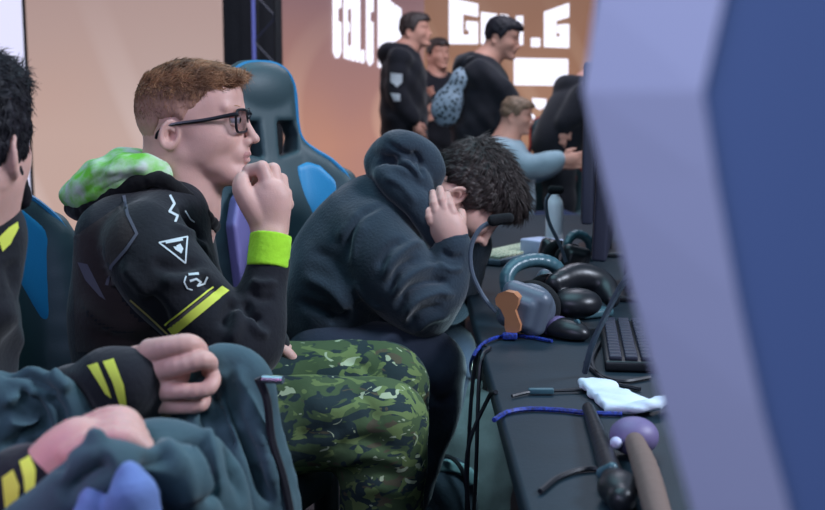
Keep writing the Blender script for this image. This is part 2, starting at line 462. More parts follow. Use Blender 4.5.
M['floor'] = pmat('stage_floor', srgb(22, 24, 34), rough=.5, noise=.2, nscale=2)
M['pale_shirt'] = fabric('pale_shirt', srgb(138, 160, 170), noise=.08)
M['jeans'] = fabric('dark_jeans', srgb(36, 48, 78))
def camo():
    m, nt, b = new_mat('camouflage'); b.inputs['Roughness'].default_value = .9; b.inputs['Specular IOR Level'].default_value = .15
    tc = nt.nodes.new('ShaderNodeTexCoord'); prev = None
    base = srgb(72, 90, 62)
    def layer(col, sc, th, off, prev):
        mp = nt.nodes.new('ShaderNodeMapping'); mp.inputs['Location'].default_value = (off, off*.7, off*1.3); mp.inputs['Rotation'].default_value = (0, .5, 0); mp.inputs['Scale'].default_value = (.75, 1, 1.25)
        nt.links.new(tc.outputs['Object'], mp.inputs['Vector'])
        n = nt.nodes.new('ShaderNodeTexNoise'); n.inputs['Scale'].default_value = sc; n.inputs['Detail'].default_value = 2.2; n.inputs['Roughness'].default_value = .55; n.inputs['Distortion'].default_value = .9
        nt.links.new(mp.outputs[0], n.inputs['Vector'])
        r = nt.nodes.new('ShaderNodeValToRGB'); r.color_ramp.elements[0].position = th; r.color_ramp.elements[1].position = th+.012
        nt.links.new(n.outputs['Fac'], r.inputs['Fac'])
        mx = nt.nodes.new('ShaderNodeMix'); mx.data_type = 'RGBA'
        nt.links.new(r.outputs['Color'], mx.inputs['Factor'])
        if prev is None: mx.inputs[6].default_value = base
        else: nt.links.new(prev, mx.inputs[6])
        mx.inputs[7].default_value = col; return mx.outputs[2]
    p = layer(srgb(44, 58, 60), 18, .51, 0, None); p = layer(srgb(84, 80, 64), 16, .62, 5, p)
    p = layer(srgb(104, 122, 76), 24, .57, 9, p); p = layer(srgb(166, 178, 146), 30, .655, 17, p)
    nt.links.new(p, b.inputs['Base Color'])
    n2 = nt.nodes.new('ShaderNodeTexNoise'); n2.inputs['Scale'].default_value = 60; bp = nt.nodes.new('ShaderNodeBump'); bp.inputs['Strength'].default_value = .3; bp.inputs['Distance'].default_value = .004
    nt.links.new(tc.outputs['Object'], n2.inputs['Vector']); nt.links.new(n2.outputs['Fac'], bp.inputs['Height']); nt.links.new(bp.outputs['Normal'], b.inputs['Normal']); return m
M['camo'] = camo()
def hairfade(name, dark, light):
    m, nt, b = new_mat(name); b.inputs['Roughness'].default_value = .6; b.inputs['Specular IOR Level'].default_value = .25
    a = nt.nodes.new('ShaderNodeAttribute'); a.attribute_name = 'fade'
    tc = nt.nodes.new('ShaderNodeTexCoord'); n = nt.nodes.new('ShaderNodeTexNoise'); n.inputs['Scale'].default_value = 70
    nt.links.new(tc.outputs['Object'], n.inputs['Vector'])
    ad = nt.nodes.new('ShaderNodeMath'); ad.operation = 'MULTIPLY_ADD'; ad.inputs[1].default_value = .5; nt.links.new(n.outputs['Fac'], ad.inputs[0])
    nt.links.new(a.outputs['Fac'], ad.inputs[2])
    sb = nt.nodes.new('ShaderNodeMath'); sb.operation = 'SUBTRACT'; sb.use_clamp = True; sb.inputs[1].default_value = .25; nt.links.new(ad.outputs[0], sb.inputs[0])
    mx = nt.nodes.new('ShaderNodeMix'); mx.data_type = 'RGBA'; mx.inputs[6].default_value = dark; mx.inputs[7].default_value = light
    nt.links.new(sb.outputs[0], mx.inputs['Factor']); nt.links.new(mx.outputs[2], b.inputs['Base Color']); return m
M['red_hair'] = hairfade('ginger_hair', srgb(124, 88, 68), srgb(200, 152, 138))
M['red_strand'] = pmat('ginger_strand', srgb(108, 74, 54), rough=.5, col2=srgb(178, 128, 92), nscale=40, spec=.4)
# patterned drawstring bag
def patterned():
    m, nt, b = new_mat('scale_pattern'); b.inputs['Roughness'].default_value = .7
    tc = nt.nodes.new('ShaderNodeTexCoord'); v = nt.nodes.new('ShaderNodeTexVoronoi'); v.inputs['Scale'].default_value = 42; v.feature = 'F1'
    nt.links.new(tc.outputs['Object'], v.inputs['Vector'])
    r = nt.nodes.new('ShaderNodeValToRGB'); r.color_ramp.elements[0].color = srgb(28, 44, 52); r.color_ramp.elements[0].position = .3; r.color_ramp.elements[1].color = srgb(128, 146, 160); r.color_ramp.elements[1].position = .5
    nt.links.new(v.outputs['Distance'], r.inputs['Fac']); nt.links.new(r.outputs['Color'], b.inputs['Base Color']); return m
M['bag_pattern'] = patterned()
# ================================================================== player with ginger hair
YA = 2.18
def face_head(S, H, k=1.0, female=False):
    """cranium, jaw, face of a right-facing head drawn on the reference profile (px 134..258, py 60..184)"""
    m = H.m; E = lambda x, y, w, a, b, c, kk=6, op='u', R=None: S.ell(H.pt(x, y, w), (a*m, b*m, c*m), H.R if R is None else R, kk*m, op)
    E(188, 112, 0, 49, 46, 38); E(214, 100, 0, 29, 29, 31, 8); E(214, 138, 0, 30, 42, 29, 10)
    for s in (-1, 1):
        S.cap(H.pt(190, 152, s*25), H.pt(236, 172, s*8), 10*m, 9*m, 10*m)
        E(224, 136, s*20, 14, 12, 9, 8)
        E(206, 140, s*26, 18, 18, 8, 9)
        S.cap(H.pt(238, 108, s*6), H.pt(231, 107, s*23), 5*m, 4*m, 5*m)
        S.sph(H.pt(243, 119, s*15), 6.5*m, 5*m, 's')
        E(247, 141, s*5.5, 5, 4, 3.5, 2.5)
        S.sph(H.pt(251, 145, s*3.5), 1.3*m, 1.5*m, 's')
    S.cap(H.pt(241, 112), H.pt(244, 121), 4.8*m, 4.2*m, 4*m)
    S.cap(H.pt(244, 121), H.pt(252, 137), 4.2*m, 5.2*m, 3*m); E(254, 138.6, 0, 5.2, 4.8, 5, 2)
    E(238, 152, 0, 11, 12, 15, 6)
    E(246.6, 153.3, 0, 3.2, 2.6, 9.5, 2); E(245.6, 159.3, 0, 3.6, 2.8, 8.5, 2)
    E(252, 156.3, 0, 6, .9, 11, 1.2, 's')
    E(242, 173, 0, 9.8, 9, 12, 5)
    E(228, 176, 0, 18, 8, 16, 8)
    E(249, 166.5, 0, 3.5, 2.5, 9, 4, 's')
def ear(S, H, px, py, w, a=9, b=13.5, side=1, tilt=-.2):
    m = H.m; R = H.R@roty(side*.42)@rotz(tilt); c = H.pt(px, py, side*w)
    S.ell(c-R[:, 2]*side*3*m, (a*.95*m, b*.95*m, 2.4*m), R, 2*m)
    S.ring(c, R, a*m, b*m, 1.9*m, 1.5*m)
    S.ring(c+R[:, 0]*-1*m-R[:, 1]*1*m+R[:, 2]*side*.2*m, R, a*.55*m, b*.62*m, 1.4*m, 1.2*m)
    S.ell(c+R[:, 0]*1.8*m-R[:, 1]*1.5*m+R[:, 2]*side*1.5*m, (a*.42*m, b*.42*m, 6*m), R, 1*m, 's'); S.ring(c+R[:, 2]*side*.8*m, R, a*m, b*m, 1.7*m, 1*m)
    S.ell(c-R[:, 1]*b*.85*m+R[:, 0]*2.5*m, (3.6*m, 4.5*m, 2.2*m), R, 1.5*m)
HA = Frame(193, 122, YA, yaw=math.radians(-4))
def skin_A():
    S = SDF(); face_head(S, HA); m = HA.m
    ear(S, HA, 180, 133, 38.5, 8.2, 12.2, 1, -.3); ear(S, HA, 180, 133, 38.5, 8.2, 12.2, -1, -.3)
    S.tube([(HA.pt(176, 150), 31*m), (HA.pt(179, 178), 30*m), (HA.pt(176, 205), 33*m), (HA.pt(165, 235), 44*m)], k=12*m, flat=((0, 1, 0), .95))
    S.cap(HA.pt(208, 172), HA.pt(200, 212), 12*m, 14*m, 12*m)
    V, F = S.build(.0024); V = lap(V, F, .5)
    return V, F
V1, F1 = skin_A()
# hands -------------------------------------------------------------
def P3(px, py, Y, dy=0): return at(px, py, Y+dy)
def hand_A():
    S = SDF(); Y = 2.03; r = lambda q: RR(q, Y)
    # forearm into wrist
    S.tube([(P3(256, 330, 1.99), r(20)), (P3(265, 275, 2.0), r(17)), (P3(269, 240, 2.02), r(14.5)), (P3(270, 226, Y), r(14.5))], k=.012, flat=((0, 1, 0), .8))
    # back of the hand
    S.tube([(P3(270, 226, Y), r(14)), (P3(268, 210, Y), r(17)), (P3(270, 197, Y), r(17))], k=.012, flat=((0, 1, 0), .62))
    K = [((269, 187, 0), (262, 168, .005), (249, 171, .012), (247, 179, .018)),
         ((277, 189, .012), (273, 170, .03), (259, 172, .045), (254, 182, .045)),
         ((283, 195, .026), (281, 180, .05), (267, 180, .065), (260, 190, .06)),
         ((287, 204, .038), (286, 193, .06), (273, 190, .075), (265, 198, .07))]
    for i, ks in enumerate(K):
        rr = r([8.2, 8.2, 7.8, 6.6][i])
        S.cap(P3(268+i*3, 212+i*2, Y, .004+.008*i), P3(ks[0][0], ks[0][1], Y, ks[0][2]), rr*.95, rr*.98, .008)
        S.sph(P3(ks[0][0], ks[0][1], Y, ks[0][2]-.003), rr*1.02, .004)
        for j in range(3):
            a, b = ks[j], ks[j+1]; S.cap(P3(a[0], a[1], Y, a[2]), P3(b[0], b[1], Y, b[2]), rr*(.95-.07*j), rr*(.9-.08*j), .0025)
    # thumb
    S.tube([(P3(262, 222, Y, -.004), r(10.5)), (P3(251, 205, Y, -.008), r(10.5)), (P3(242, 190, Y, -.006), r(8.6)), (P3(242, 179, Y, .002), r(7))], k=.006, n=3)
    return S.build(.0021, smooth=1)
V2, F2 = hand_A()
def hand_A2():
    S = SDF(); Y = 2.3; r = lambda q: RR(q, Y)
    S.tube([(P3(262, 345, Y), r(15)), (P3(277, 352, Y), r(13)), (P3(288, 362, Y), r(12))], k=.01)
    for i, (a, b, c) in enumerate([((289, 357), (298, 362), (300, 370)), ((288, 362), (296, 369), (297, 376)), ((285, 367), (292, 374), (292, 380)), ((281, 370), (286, 378), (286, 383))]):
        S.tube([(P3(*a, Y-.01*i), r(5.5)), (P3(*b, Y-.012*i), r(5)), (P3(*c, Y-.012*i), r(4.2))], k=.003)
    S.tube([(P3(275, 348, Y-.02), r(6)), (P3(286, 352, Y-.03), r(5.5)), (P3(294, 360, Y-.03), r(5))], k=.004)
    return S.build(.0025, smooth=1)
V3, F3 = hand_A2()
# core of the body under the clothes
def core_A():
    S = SDF(); Y = YA
    S.tube([(P3(150, 425, Y), RR(46, Y)), (P3(142, 340, Y), RR(50, Y)), (P3(146, 270, Y), RR(48, Y)), (P3(158, 225, Y), RR(34, Y))], k=.04, flat=((0, 1, 0), 1.3))
    for s, Yl, (hx, hy), (kx, ky) in ((-1, 2.05, (165, 425), (384, 423)), (1, 2.31, (170, 390), (386, 386))):
        S.tube([(P3(hx, hy, Yl), .07), (P3(280, (hy+ky)/2, Yl), .068), (P3(kx, ky, Yl), .055)], k=.03)
        kn = at(kx, ky, Yl); an = np.array([kn[0]+.01, Yl, .1]); S.cap(kn, an, .055, .036, .03); S.cap(an-[0, 0, .04], an+[.14, 0, -.065], .035, .022, .02)
    S.tube([(P3(152, 245, 2.02), RR(28, 2)), (P3(205, 300, 1.99), RR(22, 2)), (P3(248, 348, 1.98), RR(20, 2)), (P3(258, 318, 1.99), RR(18, 2))], k=.02)
    S.tube([(P3(152, 250, 2.36), RR(28, 2)), (P3(190, 320, 2.38), RR(22, 2)), (P3(215, 350, 2.36), RR(20, 2)), (P3(265, 345, 2.3), RR(15, 2))], k=.02)
    return S.build(.008, smooth=1)
V4, F4 = core_A()
def joinm(*vf):
    V, F, b = [], [], 0
    for v, f in vf: V.append(v); F.append(f+b); b += len(v)
    return np.concatenate(V), np.concatenate(F)
Vb, Fb = joinm((V1, F1), (V2, F2), (V3, F3), (V4, F4))
A = mk('person', Vb, Fb, M['skin'])
tag(A, 'seated man with ginger hair and glasses, fist on chin, black jersey, camouflage trousers', 'person')
BA = bvh(V1, F1)
decal('lips', [[(245, 151.5), (249, 152), (252, 154), (251, 156.5), (247, 156.5), (243, 156)], [(243, 156.5), (251, 157), (250.5, 160), (247.5, 162), (244, 160)]], BA, M['lip'], A, off=.0004, step=1.5)
# eyes
m = HA.m
for s in (-1, 1):
    e = SDF().sph(HA.pt(238.2, 119.5, s*15), 5.6*m).build(.0013); ob = mk('eyeball', e[0], e[1], M['eye'], A)
    e = SDF().ell(HA.pt(242.2, 119.5, s*15), (1.9*m, 3.2*m, 3.2*m), HA.R).build(.0008); mk('iris', e[0], e[1], M['iris'], ob)
    S = SDF().ell(HA.pt(237.4, 115.4, s*15.2), (6.4*m, 3.2*m, 7.2*m), HA.R@rotz(-.1)).ell(HA.pt(237.2, 124.2, s*15.2), (5.6*m, 2.4*m, 6.8*m), HA.R); e = S.build(.0013); mk('eyelid', e[0], e[1], M['skin'], A)
    S = SDF().tube([(HA.pt(243, 108, s*7), 0.5*m), (HA.pt(240.4, 105.8, s*15), .6*m), (HA.pt(234, 106.5, s*23), .4*m)], k=.0008); e = S.build(.0012); mk('eyebrow', e[0], e[1], M['red_strand'], A)
# glasses
gl = MB()
def rim(s):
    c = HA.pt(245, 120.5, s*15.5); R = HA.R@roty(-s*.2)
    pts = []
    for i in range(20):
        a = 2*PI*i/20; cx = abs(math.cos(a))**.55*math.copysign(1, math.cos(a)); sy = abs(math.sin(a))**.6*math.copysign(1, math.sin(a))
        pts.append(c+R@np.array([0, sy*11*m, cx*13.5*m]))
    return c, R, pts
g = MB(); 
for s in (-1, 1): c, R, pts = rim(s); g.tube(pts, 1.35*m, 6, 2, close=True)
g.tube([HA.pt(248, 117, -3.5), HA.pt(250, 116, 0), HA.pt(248, 117, 3.5)], 1.2*m, 6)
G = g.build('glasses', M['glass_frame'], A)
for s in (-1, 1):
    MB().tube([HA.pt(244, 115, s*29), HA.pt(241, 114, s*31), HA.pt(215, 119, s*36), HA.pt(180, 124, s*39), HA.pt(169, 131, s*37), HA.pt(166, 137, s*36)], [1.9*m, 2.1*m, 1.9*m, 1.6*m, 1.6*m, 1.3*m], 6).build('temple', M['glass_frame'], G)
    c, R, pts = rim(s); q = MB(); ce = [c+(p-c)*.97 for p in pts]; q.prism(ce, R[:, 0], -.3*m, .3*m); q.build('lens', M['lens'], G)
# hair ---------------------------------------------------------------
mask = [(253, 52), (252, 74), (244, 82), (234, 90), (222, 93), (212, 100), (206, 108), (199, 112), (192, 124), (186, 118), (170, 120), (165, 132), (161, 148), (140, 158), (118, 120), (124, 60), (190, 40)]
def hair_A():
    S = SDF(); E = lambda x, y, w, a, b, c, kk=8, R=None: S.ell(HA.pt(x, y, w), (a*m, b*m, c*m), HA.R if R is None else R, kk*m)
    E(187.5, 112, 0, 51, 47.6, 40)
    E(190, 93, 0, 43, 25, 34, 10); E(213, 87, 0, 31, 17, 27, 10); E(166, 102, 0, 24, 27, 33, 10)
    S.cap(HA.pt(222, 85, 8), HA.pt(237, 84, 14), 8*m, 6*m, 8*m); S.cap(HA.pt(222, 84, -6), HA.pt(238, 83, -6), 10*m, 7*m, 8*m)
    c = HA.pt(0, 0, 0); O = HA.c
    pp = [((x-193)*m, (122-y)*m) for x, y in mask]
    S.poly(pp, None, None, O, 60*m, 1.5*m, HA.R[:, 0], HA.R[:, 1], HA.R[:, 2], 7*m, 'i')
    w1 = wob(.0005, 300, 3); w2 = wob(.0006, 120, 4)
    return S.build(.0024, warp=lambda X, Y, Z: w1(X, Y, Z)+w2(X, Y, Z))
Vh, Fh = hair_A()
q = HA.loc(Vh); fade = np.clip((q[:, 1]-92)/36, 0, 1)*np.clip((np.abs(q[:, 2])-5)/20+(q[:, 1]-104)/30, 0, 1)
fade = np.maximum(fade, np.clip((q[:, 0]-206)/16, 0, 1)*np.clip((q[:, 1]-86)/10, 0, 1)*.6)
HH = mk('hair', Vh, Fh, M['red_hair'], A, fade=fade)
sp, sn = sample(Vh, Fh, 8500, 3, lambda P: np.clip((134-HA.loc(P)[:, 1])/30, .12, 1))
ql = HA.loc(sp); u, v, w = ql[:, 0], ql[:, 1], ql[:, 2]
top = np.clip((100-v)/18, 0, 1)
D = np.zeros_like(sp)
dirl = np.stack([top*1.0-(1-top)*.55, top*.15-(1-top)*1.0, np.sign(w)*.1*top], 1); dirl[u < 150, 0] -= .2
D = dirl@HA.R.T
Ln = (2.4+top*10*np.clip((u-120)/80, .45, 1))*m
Ln *= np.where(v > 118, .7, 1)
VV, FF = strands(sp, sn, D, Ln, 1.15*m*(.6+.5*top), 'h', None, A, 3, lift=.55, jit=.38, seed=5, curl=.12)
mk('hair_tuft', VV, FF, M['red_strand'], HH)
# ------------------------------------------------------------------ clothes of the ginger-haired player
def jersey_A():
    S = SDF(); Y = YA; r = lambda q, y=YA: RR(q, y)
    S.tube([(P3(150, 440, Y), r(64)), (P3(146, 345, Y), r(66)), (P3(146, 290, Y), r(64)), (P3(150, 245, Y), r(56)), (P3(162, 212, Y), r(42))], k=.03, flat=((0, 1, 0), 1.22))
    S.cap(P3(116, 236, 2.08), P3(116, 300, 2.1), r(36), r(38), .04)
    S.cap(P3(116, 236, 2.3), P3(116, 300, 2.28), r(36), r(38), .04)
    # shoulders over to the neck
    S.cap(P3(150, 232, 2.02), P3(178, 208, 2.12), r(32), r(22), .03); S.cap(P3(150, 232, 2.34), P3(178, 208, 2.24), r(32), r(22), .03)
    S.cap(P3(178, 230, 2.12), P3(190, 290, 2.1), r(32), r(34), .03); S.cap(P3(178, 230, 2.26), P3(190, 290, 2.26), r(32), r(34), .03)
    # near sleeve
    S.tube([(P3(146, 246, 2.01), r(41, 2)), (P3(170, 282, 1.98), r(40, 2)), (P3(200, 315, 1.97), r(37, 2)), (P3(232, 340, 1.97), r(35, 2)), (P3(249, 348, 1.975), r(32, 2))], k=.02)
    S.tube([(P3(249, 346, 1.975), r(32, 2)), (P3(259, 315, 1.985), r(27, 2)), (P3(267, 280, 2.0), r(22, 2)), (P3(270.5, 254, 2.01), r(19.5, 2))], k=.012, flat=((0, 1, 0), .9))
    # far sleeve
    S.tube([(P3(150, 250, 2.37), r(40)), (P3(190, 320, 2.4), r(34)), (P3(215, 350, 2.37), r(32)), (P3(255, 345, 2.31), r(24)), (P3(272, 348, 2.3), r(17))], k=.02)
    w1 = wob(.004, 22, 8)
    return S.build(.0045, warp=w1, smooth=1)
Vj, Fj = jersey_A(); Bj = bvh(Vj, Fj)
for line, w, a in [([(150, 262), (175, 268), (205, 262)], .012, -.006), ([(160, 280), (185, 282), (212, 270)], .012, .006),
                   ([(236, 300), (228, 312), (222, 330)], .010, -.008), ([(238, 308), (238, 325), (230, 345)], .010, .007), ([(244, 300), (250, 315), (262, 322)], .008, -.007),
                   ([(246, 312), (256, 330), (270, 336)], .008, .006), ([(248, 290), (260, 298), (276, 296)], .008, -.005), ([(250, 280), (262, 284), (278, 282)], .007, .005),
                   ([(165, 345), (200, 352), (235, 362)], .014, .007), ([(90, 330), (130, 342), (165, 340)], .014, -.007), ([(80, 300), (110, 325), (150, 330)], .015, .006),
                   ([(180, 205), (190, 225), (205, 245)], .009, -.006), ([(170, 225), (192, 235), (210, 255)], .01, .005), ([(140, 290), (160, 310), (166, 335)], .012, -.007),
                   ([(195, 270), (208, 285), (225, 292)], .01, -.006), ([(120, 262), (140, 285), (150, 300)], .014, .006)]:
    Vj = fold(Vj, Fj, Bj, line, w, a*1.7)
Bj = bvh(Vj, Fj); JA = mk('jersey', Vj, Fj, M['black_jersey'], A)
# lime cuff
def cuff(a, b, ra, rb, mat, parent, h=.002, flat=((0, 1, 0), .9), name='cuff'):
    S = SDF(); a = np.array(a); b = np.array(b)
    n = 5
    for i in range(n): t = i/(n-1); S.cap(a+(b-a)*t*.999, a+(b-a)*(t*.999+.001), (ra+(rb-ra)*t), None, .004, flat)
    S.cap(a, b, ra, rb, .003, flat)
    d = nrm(b-a); Rm = np.stack([d, nrm(np.cross(d, [0, 1, 0])), np.cross(d, nrm(np.cross(d, [0, 1, 0])))], 1)
    S.box((a+b)/2, (np.linalg.norm(b-a)/2+.002, .2, .2), .004, Rm, .004, 'i')
    v, f = S.build(h, warp=wob(.0006, 220, 2)); return mk(name, v, f, mat, parent)
cuff(P3(267.5, 267, 2.0), P3(271, 236, 2.02), RR(20.5, 2), RR(20.5, 2), M['lime'], JA)
# collar, hood, hood rim
S = SDF(); r = lambda q, y=YA: RR(q, y)
for s, Yk in ((1, -1), (-1, 1)):
    S.tube([(P3(74, 208, YA+Yk*.0), r(9)), (P3(84, 211, YA+Yk*.04), r(9.5)), (P3(108, 199, YA+Yk*.075), r(9)), (P3(134, 184, YA+Yk*.095), r(8)), (P3(160, 179, YA+Yk*.10), r(7)), (P3(182, 193, YA+Yk*.085), r(6.5)), (P3(203, 214, YA+Yk*.05), r(6.5)), (P3(214, 226, YA), r(6.5))], k=.006)
v, f = S.build(.003, warp=wob(.001, 120, 5)); mk('collar', v, f, M['black_rib'], JA)
S = SDF()
for Yk in (-1, 1):
    S.tube([(P3(71, 196, YA), r(8)), (P3(84, 195, YA+Yk*.035), r(12)), (P3(106, 184, YA+Yk*.06), r(15)), (P3(132, 173, YA+Yk*.075), r(15)), (P3(152, 171, YA+Yk*.08), r(9)), (P3(166, 178, YA+Yk*.085), r(4))], k=.02)
S.tube([(P3(76, 192, YA), r(10)), (P3(104, 178, YA), r(16)), (P3(130, 168, YA), r(16)), (P3(142, 172, YA), r(12))], k=.02, flat=((0, 1, 0), 2))
v, f = S.build(.0035, warp=wob(.003, 60, 15)); Bq = bvh(v, f)
for line, a in [([(75, 200), (100, 182), (125, 172)], -.006), ([(95, 196), (118, 182), (146, 176)], -.006), ([(100, 172), (118, 172), (150, 165)], .005), ([(80, 190), (95, 178), (110, 168)], -.004)]: v = fold(v, f, Bq, line, .008, a)
mk('hood', v, f, M['hood_lining'], JA)
# prints
M['back_warm_light'] = fabric('charcoal_warm_light', srgb(56, 48, 48))
d = lambda name, polys, mat, step=4: decal(name, polys, Bj, M[mat], JA, step=step, off=.0008 if name == 'back_area' else .0016)
d('back_area', [[(72, 238), (122, 204), (134, 234), (122, 252), (108, 268), (118, 292), (160, 332), (166, 352), (76, 352)]], 'back_warm_light')  # brown patch paints warm light reflected from behind onto the jersey back
d('seam_print', outline([(124, 196), (128, 215), (137, 234), (126, 250), (112, 266), (107, 285)], 3.2), 'grey_print')
d('back_panel_print', [[(78, 262), (88, 264), (98, 284), (106, 300), (100, 296), (86, 280)]], 'grey_print')
d('sleeve_stripe', [[(168, 329), (222, 286), (229, 291), (174, 336)]], 'yellow_print')
d('sleeve_stripe', strokes([(165, 325), (213, 287)], 1.8), 'yellow_print')
d('sleeve_stripe', [[(169, 325), (192, 306), (210, 292), (215, 290), (195, 307), (172, 327)]], 'brown_print')
d('sleeve_edge_print', strokes([(131, 300), (148, 315), (168, 334)], 1.8), 'gold_print')
d('triangle_logo', strokes([(159, 243), (187, 237), (185, 263), (159, 243)], 1.6), 'white_print', 2)
d('triangle_logo', strokes([(166, 243), (182, 240)], 2.2)+[[(176, 246), (180, 244), (183, 249), (181, 254), (177, 251)], [(173, 247), (176, 247), (178, 252), (175, 250)]], 'white_print', 2)
d('round_logo', strokes([(186, 277), (184, 282), (187, 288), (192, 290)], 1.5)+strokes([(189, 275), (198, 274)], 2.2)+strokes([(190, 281), (196, 279), (200, 282), (197, 286), (204, 284), (207, 277)], 2), 'white_print', 2)
d('chest_print', strokes([(170, 196), (174, 204), (169, 212), (177, 216), (175, 222)], 2.4)+strokes([(185, 211), (190, 219), (194, 222)], 1.2), 'white_print', 2)
# trousers
def trousers(legs, pelvis, h, warp, r=None):
    S = SDF(); S.tube(pelvis, k=.04, flat=((0, 1, 0), 1.25))
    for L in legs: S.tube(L, k=.03)
    return S.build(h, warp=warp, smooth=1)
def leg(hip, mid, kn, Yl, rk, ankz=.12, shin=None, dx=0):
    K = at(*kn, Yl); a = np.array([K[0]+dx, Yl, ankz]); mm = K*.5+a*.5
    return [[(at(*hip, Yl), RR(49, Yl)), (at(*mid, Yl), RR(46, Yl)), (K, rk)], [(K, rk), (mm+[-.012, 0, .02], rk*.9), (a, rk*.72)]]
L1 = leg((165, 426), (285, 425), (386, 422), 2.05, RR(42, 2.05)); L2 = leg((170, 388), (285, 389), (388, 386), 2.32, RR(40, 2.32))
Vt, Ft = trousers(L1+L2, [(P3(150, 430, YA), RR(58, YA)), (P3(172, 425, YA), RR(56, YA))], .0048, wob(.004, 26, 12)); Bt = bvh(Vt, Ft)
for line, w, a in [([(350, 392), (368, 404), (376, 425)], .014, -.006), ([(330, 455), (360, 440), (392, 446)], .014, -.01), ([(335, 468), (365, 455), (405, 462)], .013, .008),
                   ([(345, 482), (372, 472), (410, 482)], .013, -.008), ([(300, 400), (340, 408), (380, 398)], .02, .005), ([(352, 497), (380, 488), (415, 500)], .014, .007), ([(340, 358), (362, 366), (372, 378)], .012, -.006),
                   ([(290, 440), (320, 432), (350, 430)], .016, -.006), ([(372, 352), (360, 362), (350, 376)], .01, .005)]:
    Vt = fold(Vt, Ft, Bt, line, w, a)
mk('trousers', Vt, Ft, M['camo'], A)
def shoe(c, parent, mat=None):
    S = SDF(); c = np.array(c); S.ell(c+[.05, 0, .035], (.12, .045, .04), None, .02); S.ell(c+[.13, 0, .03], (.06, .045, .03), None, .02); S.cap(c+[-.01, 0, .04], c+[0, 0, .09], .042, .045, .02); S.box(c+[.05, 0, .012], (.135, .045, .012), .01, None, .005)
    v, f = S.build(.006); return mk('shoe', v, f, mat or M['shoe'], parent)
for L in (L1, L2): c = L[1][-1][0]; shoe((c[0], c[1], 0), A)
# ================================================================== hunched player in navy hoodie
YB = 2.85
HB = Frame(469, 194, YB, yaw=math.radians(3), pitch=math.radians(58), m=.00205, ref=(193, 122))
mb = HB.m
def skin_B():
    S = SDF(); face_head(S, HB); ear(S, HB, 181, 139, 40, 9.5, 13.5, 1, -.1); ear(S, HB, 181, 139, 40, 9.5, 13.5, -1, -.1)
    S.tube([(HB.pt(172, 145), 30*mb), (P3(440, 200, YB), .055), (P3(415, 212, YB), .065), (P3(392, 240, YB), .08)], k=.03)
    return S.build(.003, smooth=1)
def hand_B():
    S = SDF(); Y = 2.70; r = lambda q: RR(q, Y)
    S.tube([(P3(453, 252, 2.72), r(8)), (P3(453, 240, Y), r(13)), (P3(447, 226, Y), r(15))], k=.012, flat=((0, 1, 0), .75))
    S.cap(P3(447, 226, Y), P3(442, 217, Y), r(16), r(15), .012, ((0, 1, 0), .6))
    for i, (a, b, c) in enumerate([((431, 221), (428, 211), (428, 203)), ((438, 217), (434, 203), (433, 193)), ((446, 216), (442, 200), (440, 189)), ((454, 219), (450, 205), (447, 195))]):
        S.tube([(P3(444+i*1.5, 226, Y), r(5)), (P3(*a, Y-.006), r(5.1)), (P3(*b, Y-.004), r(4.7)), (P3(*c, Y+.012), r(3.8))], k=.0018, n=2)
    S.tube([(P3(456, 232, Y+.015), r(6.5)), (P3(460, 222, Y+.04), r(6)), (P3(461, 213, Y+.055), r(5))], k=.004)
    return S.build(.0022, smooth=1)
def core_B():
    S = SDF(); Y = YB
    S.tube([(P3(325, 340, Y), .095), (P3(345, 290, Y), .10), (P3(370, 245, Y), .095), (P3(390, 225, Y), .08)], k=.04, flat=((0, 1, 0), 1.25))
    for Yl, hx, kx, ky in ((2.72, 330, 428, 366), (3.0, 345, 440, 352)):
        kn = at(kx, ky, Yl); an = np.array([kn[0]-.12, Yl, .1])
        S.tube([(P3(hx, 352, Yl), .07), (kn, .055)], k=.03); S.cap(kn, an, .055, .036, .03); S.cap(an-[0, 0, .04], an+[.13, 0, -.065], .035, .022, .02)
    S.tube([(P3(372, 240, 2.74), .06), (P3(400, 275, 2.71), .05), (P3(428, 306, 2.70), .045), (P3(446, 272, 2.72), .03), (P3(453, 250, 2.715), .02)], k=.02)
    S.tube([(P3(382, 235, 3.0), .06), (P3(415, 280, 3.02), .05), (P3(445, 300, 3.0), .045), (P3(468, 255, 2.96), .036), (P3(472, 235, 2.93), .032)], k=.02)
    S.cap(P3(472, 235, 2.93), P3(478, 215, 2.92), .036, .03, .01)
    return S.build(.008, smooth=1)
va, fa = joinm(skin_B(), hand_B(), core_B())
B_ = mk('person', va, fa, M['skin'])
tag(B_, 'hunched man in navy hoodie bending forward with his hand over his face', 'person')
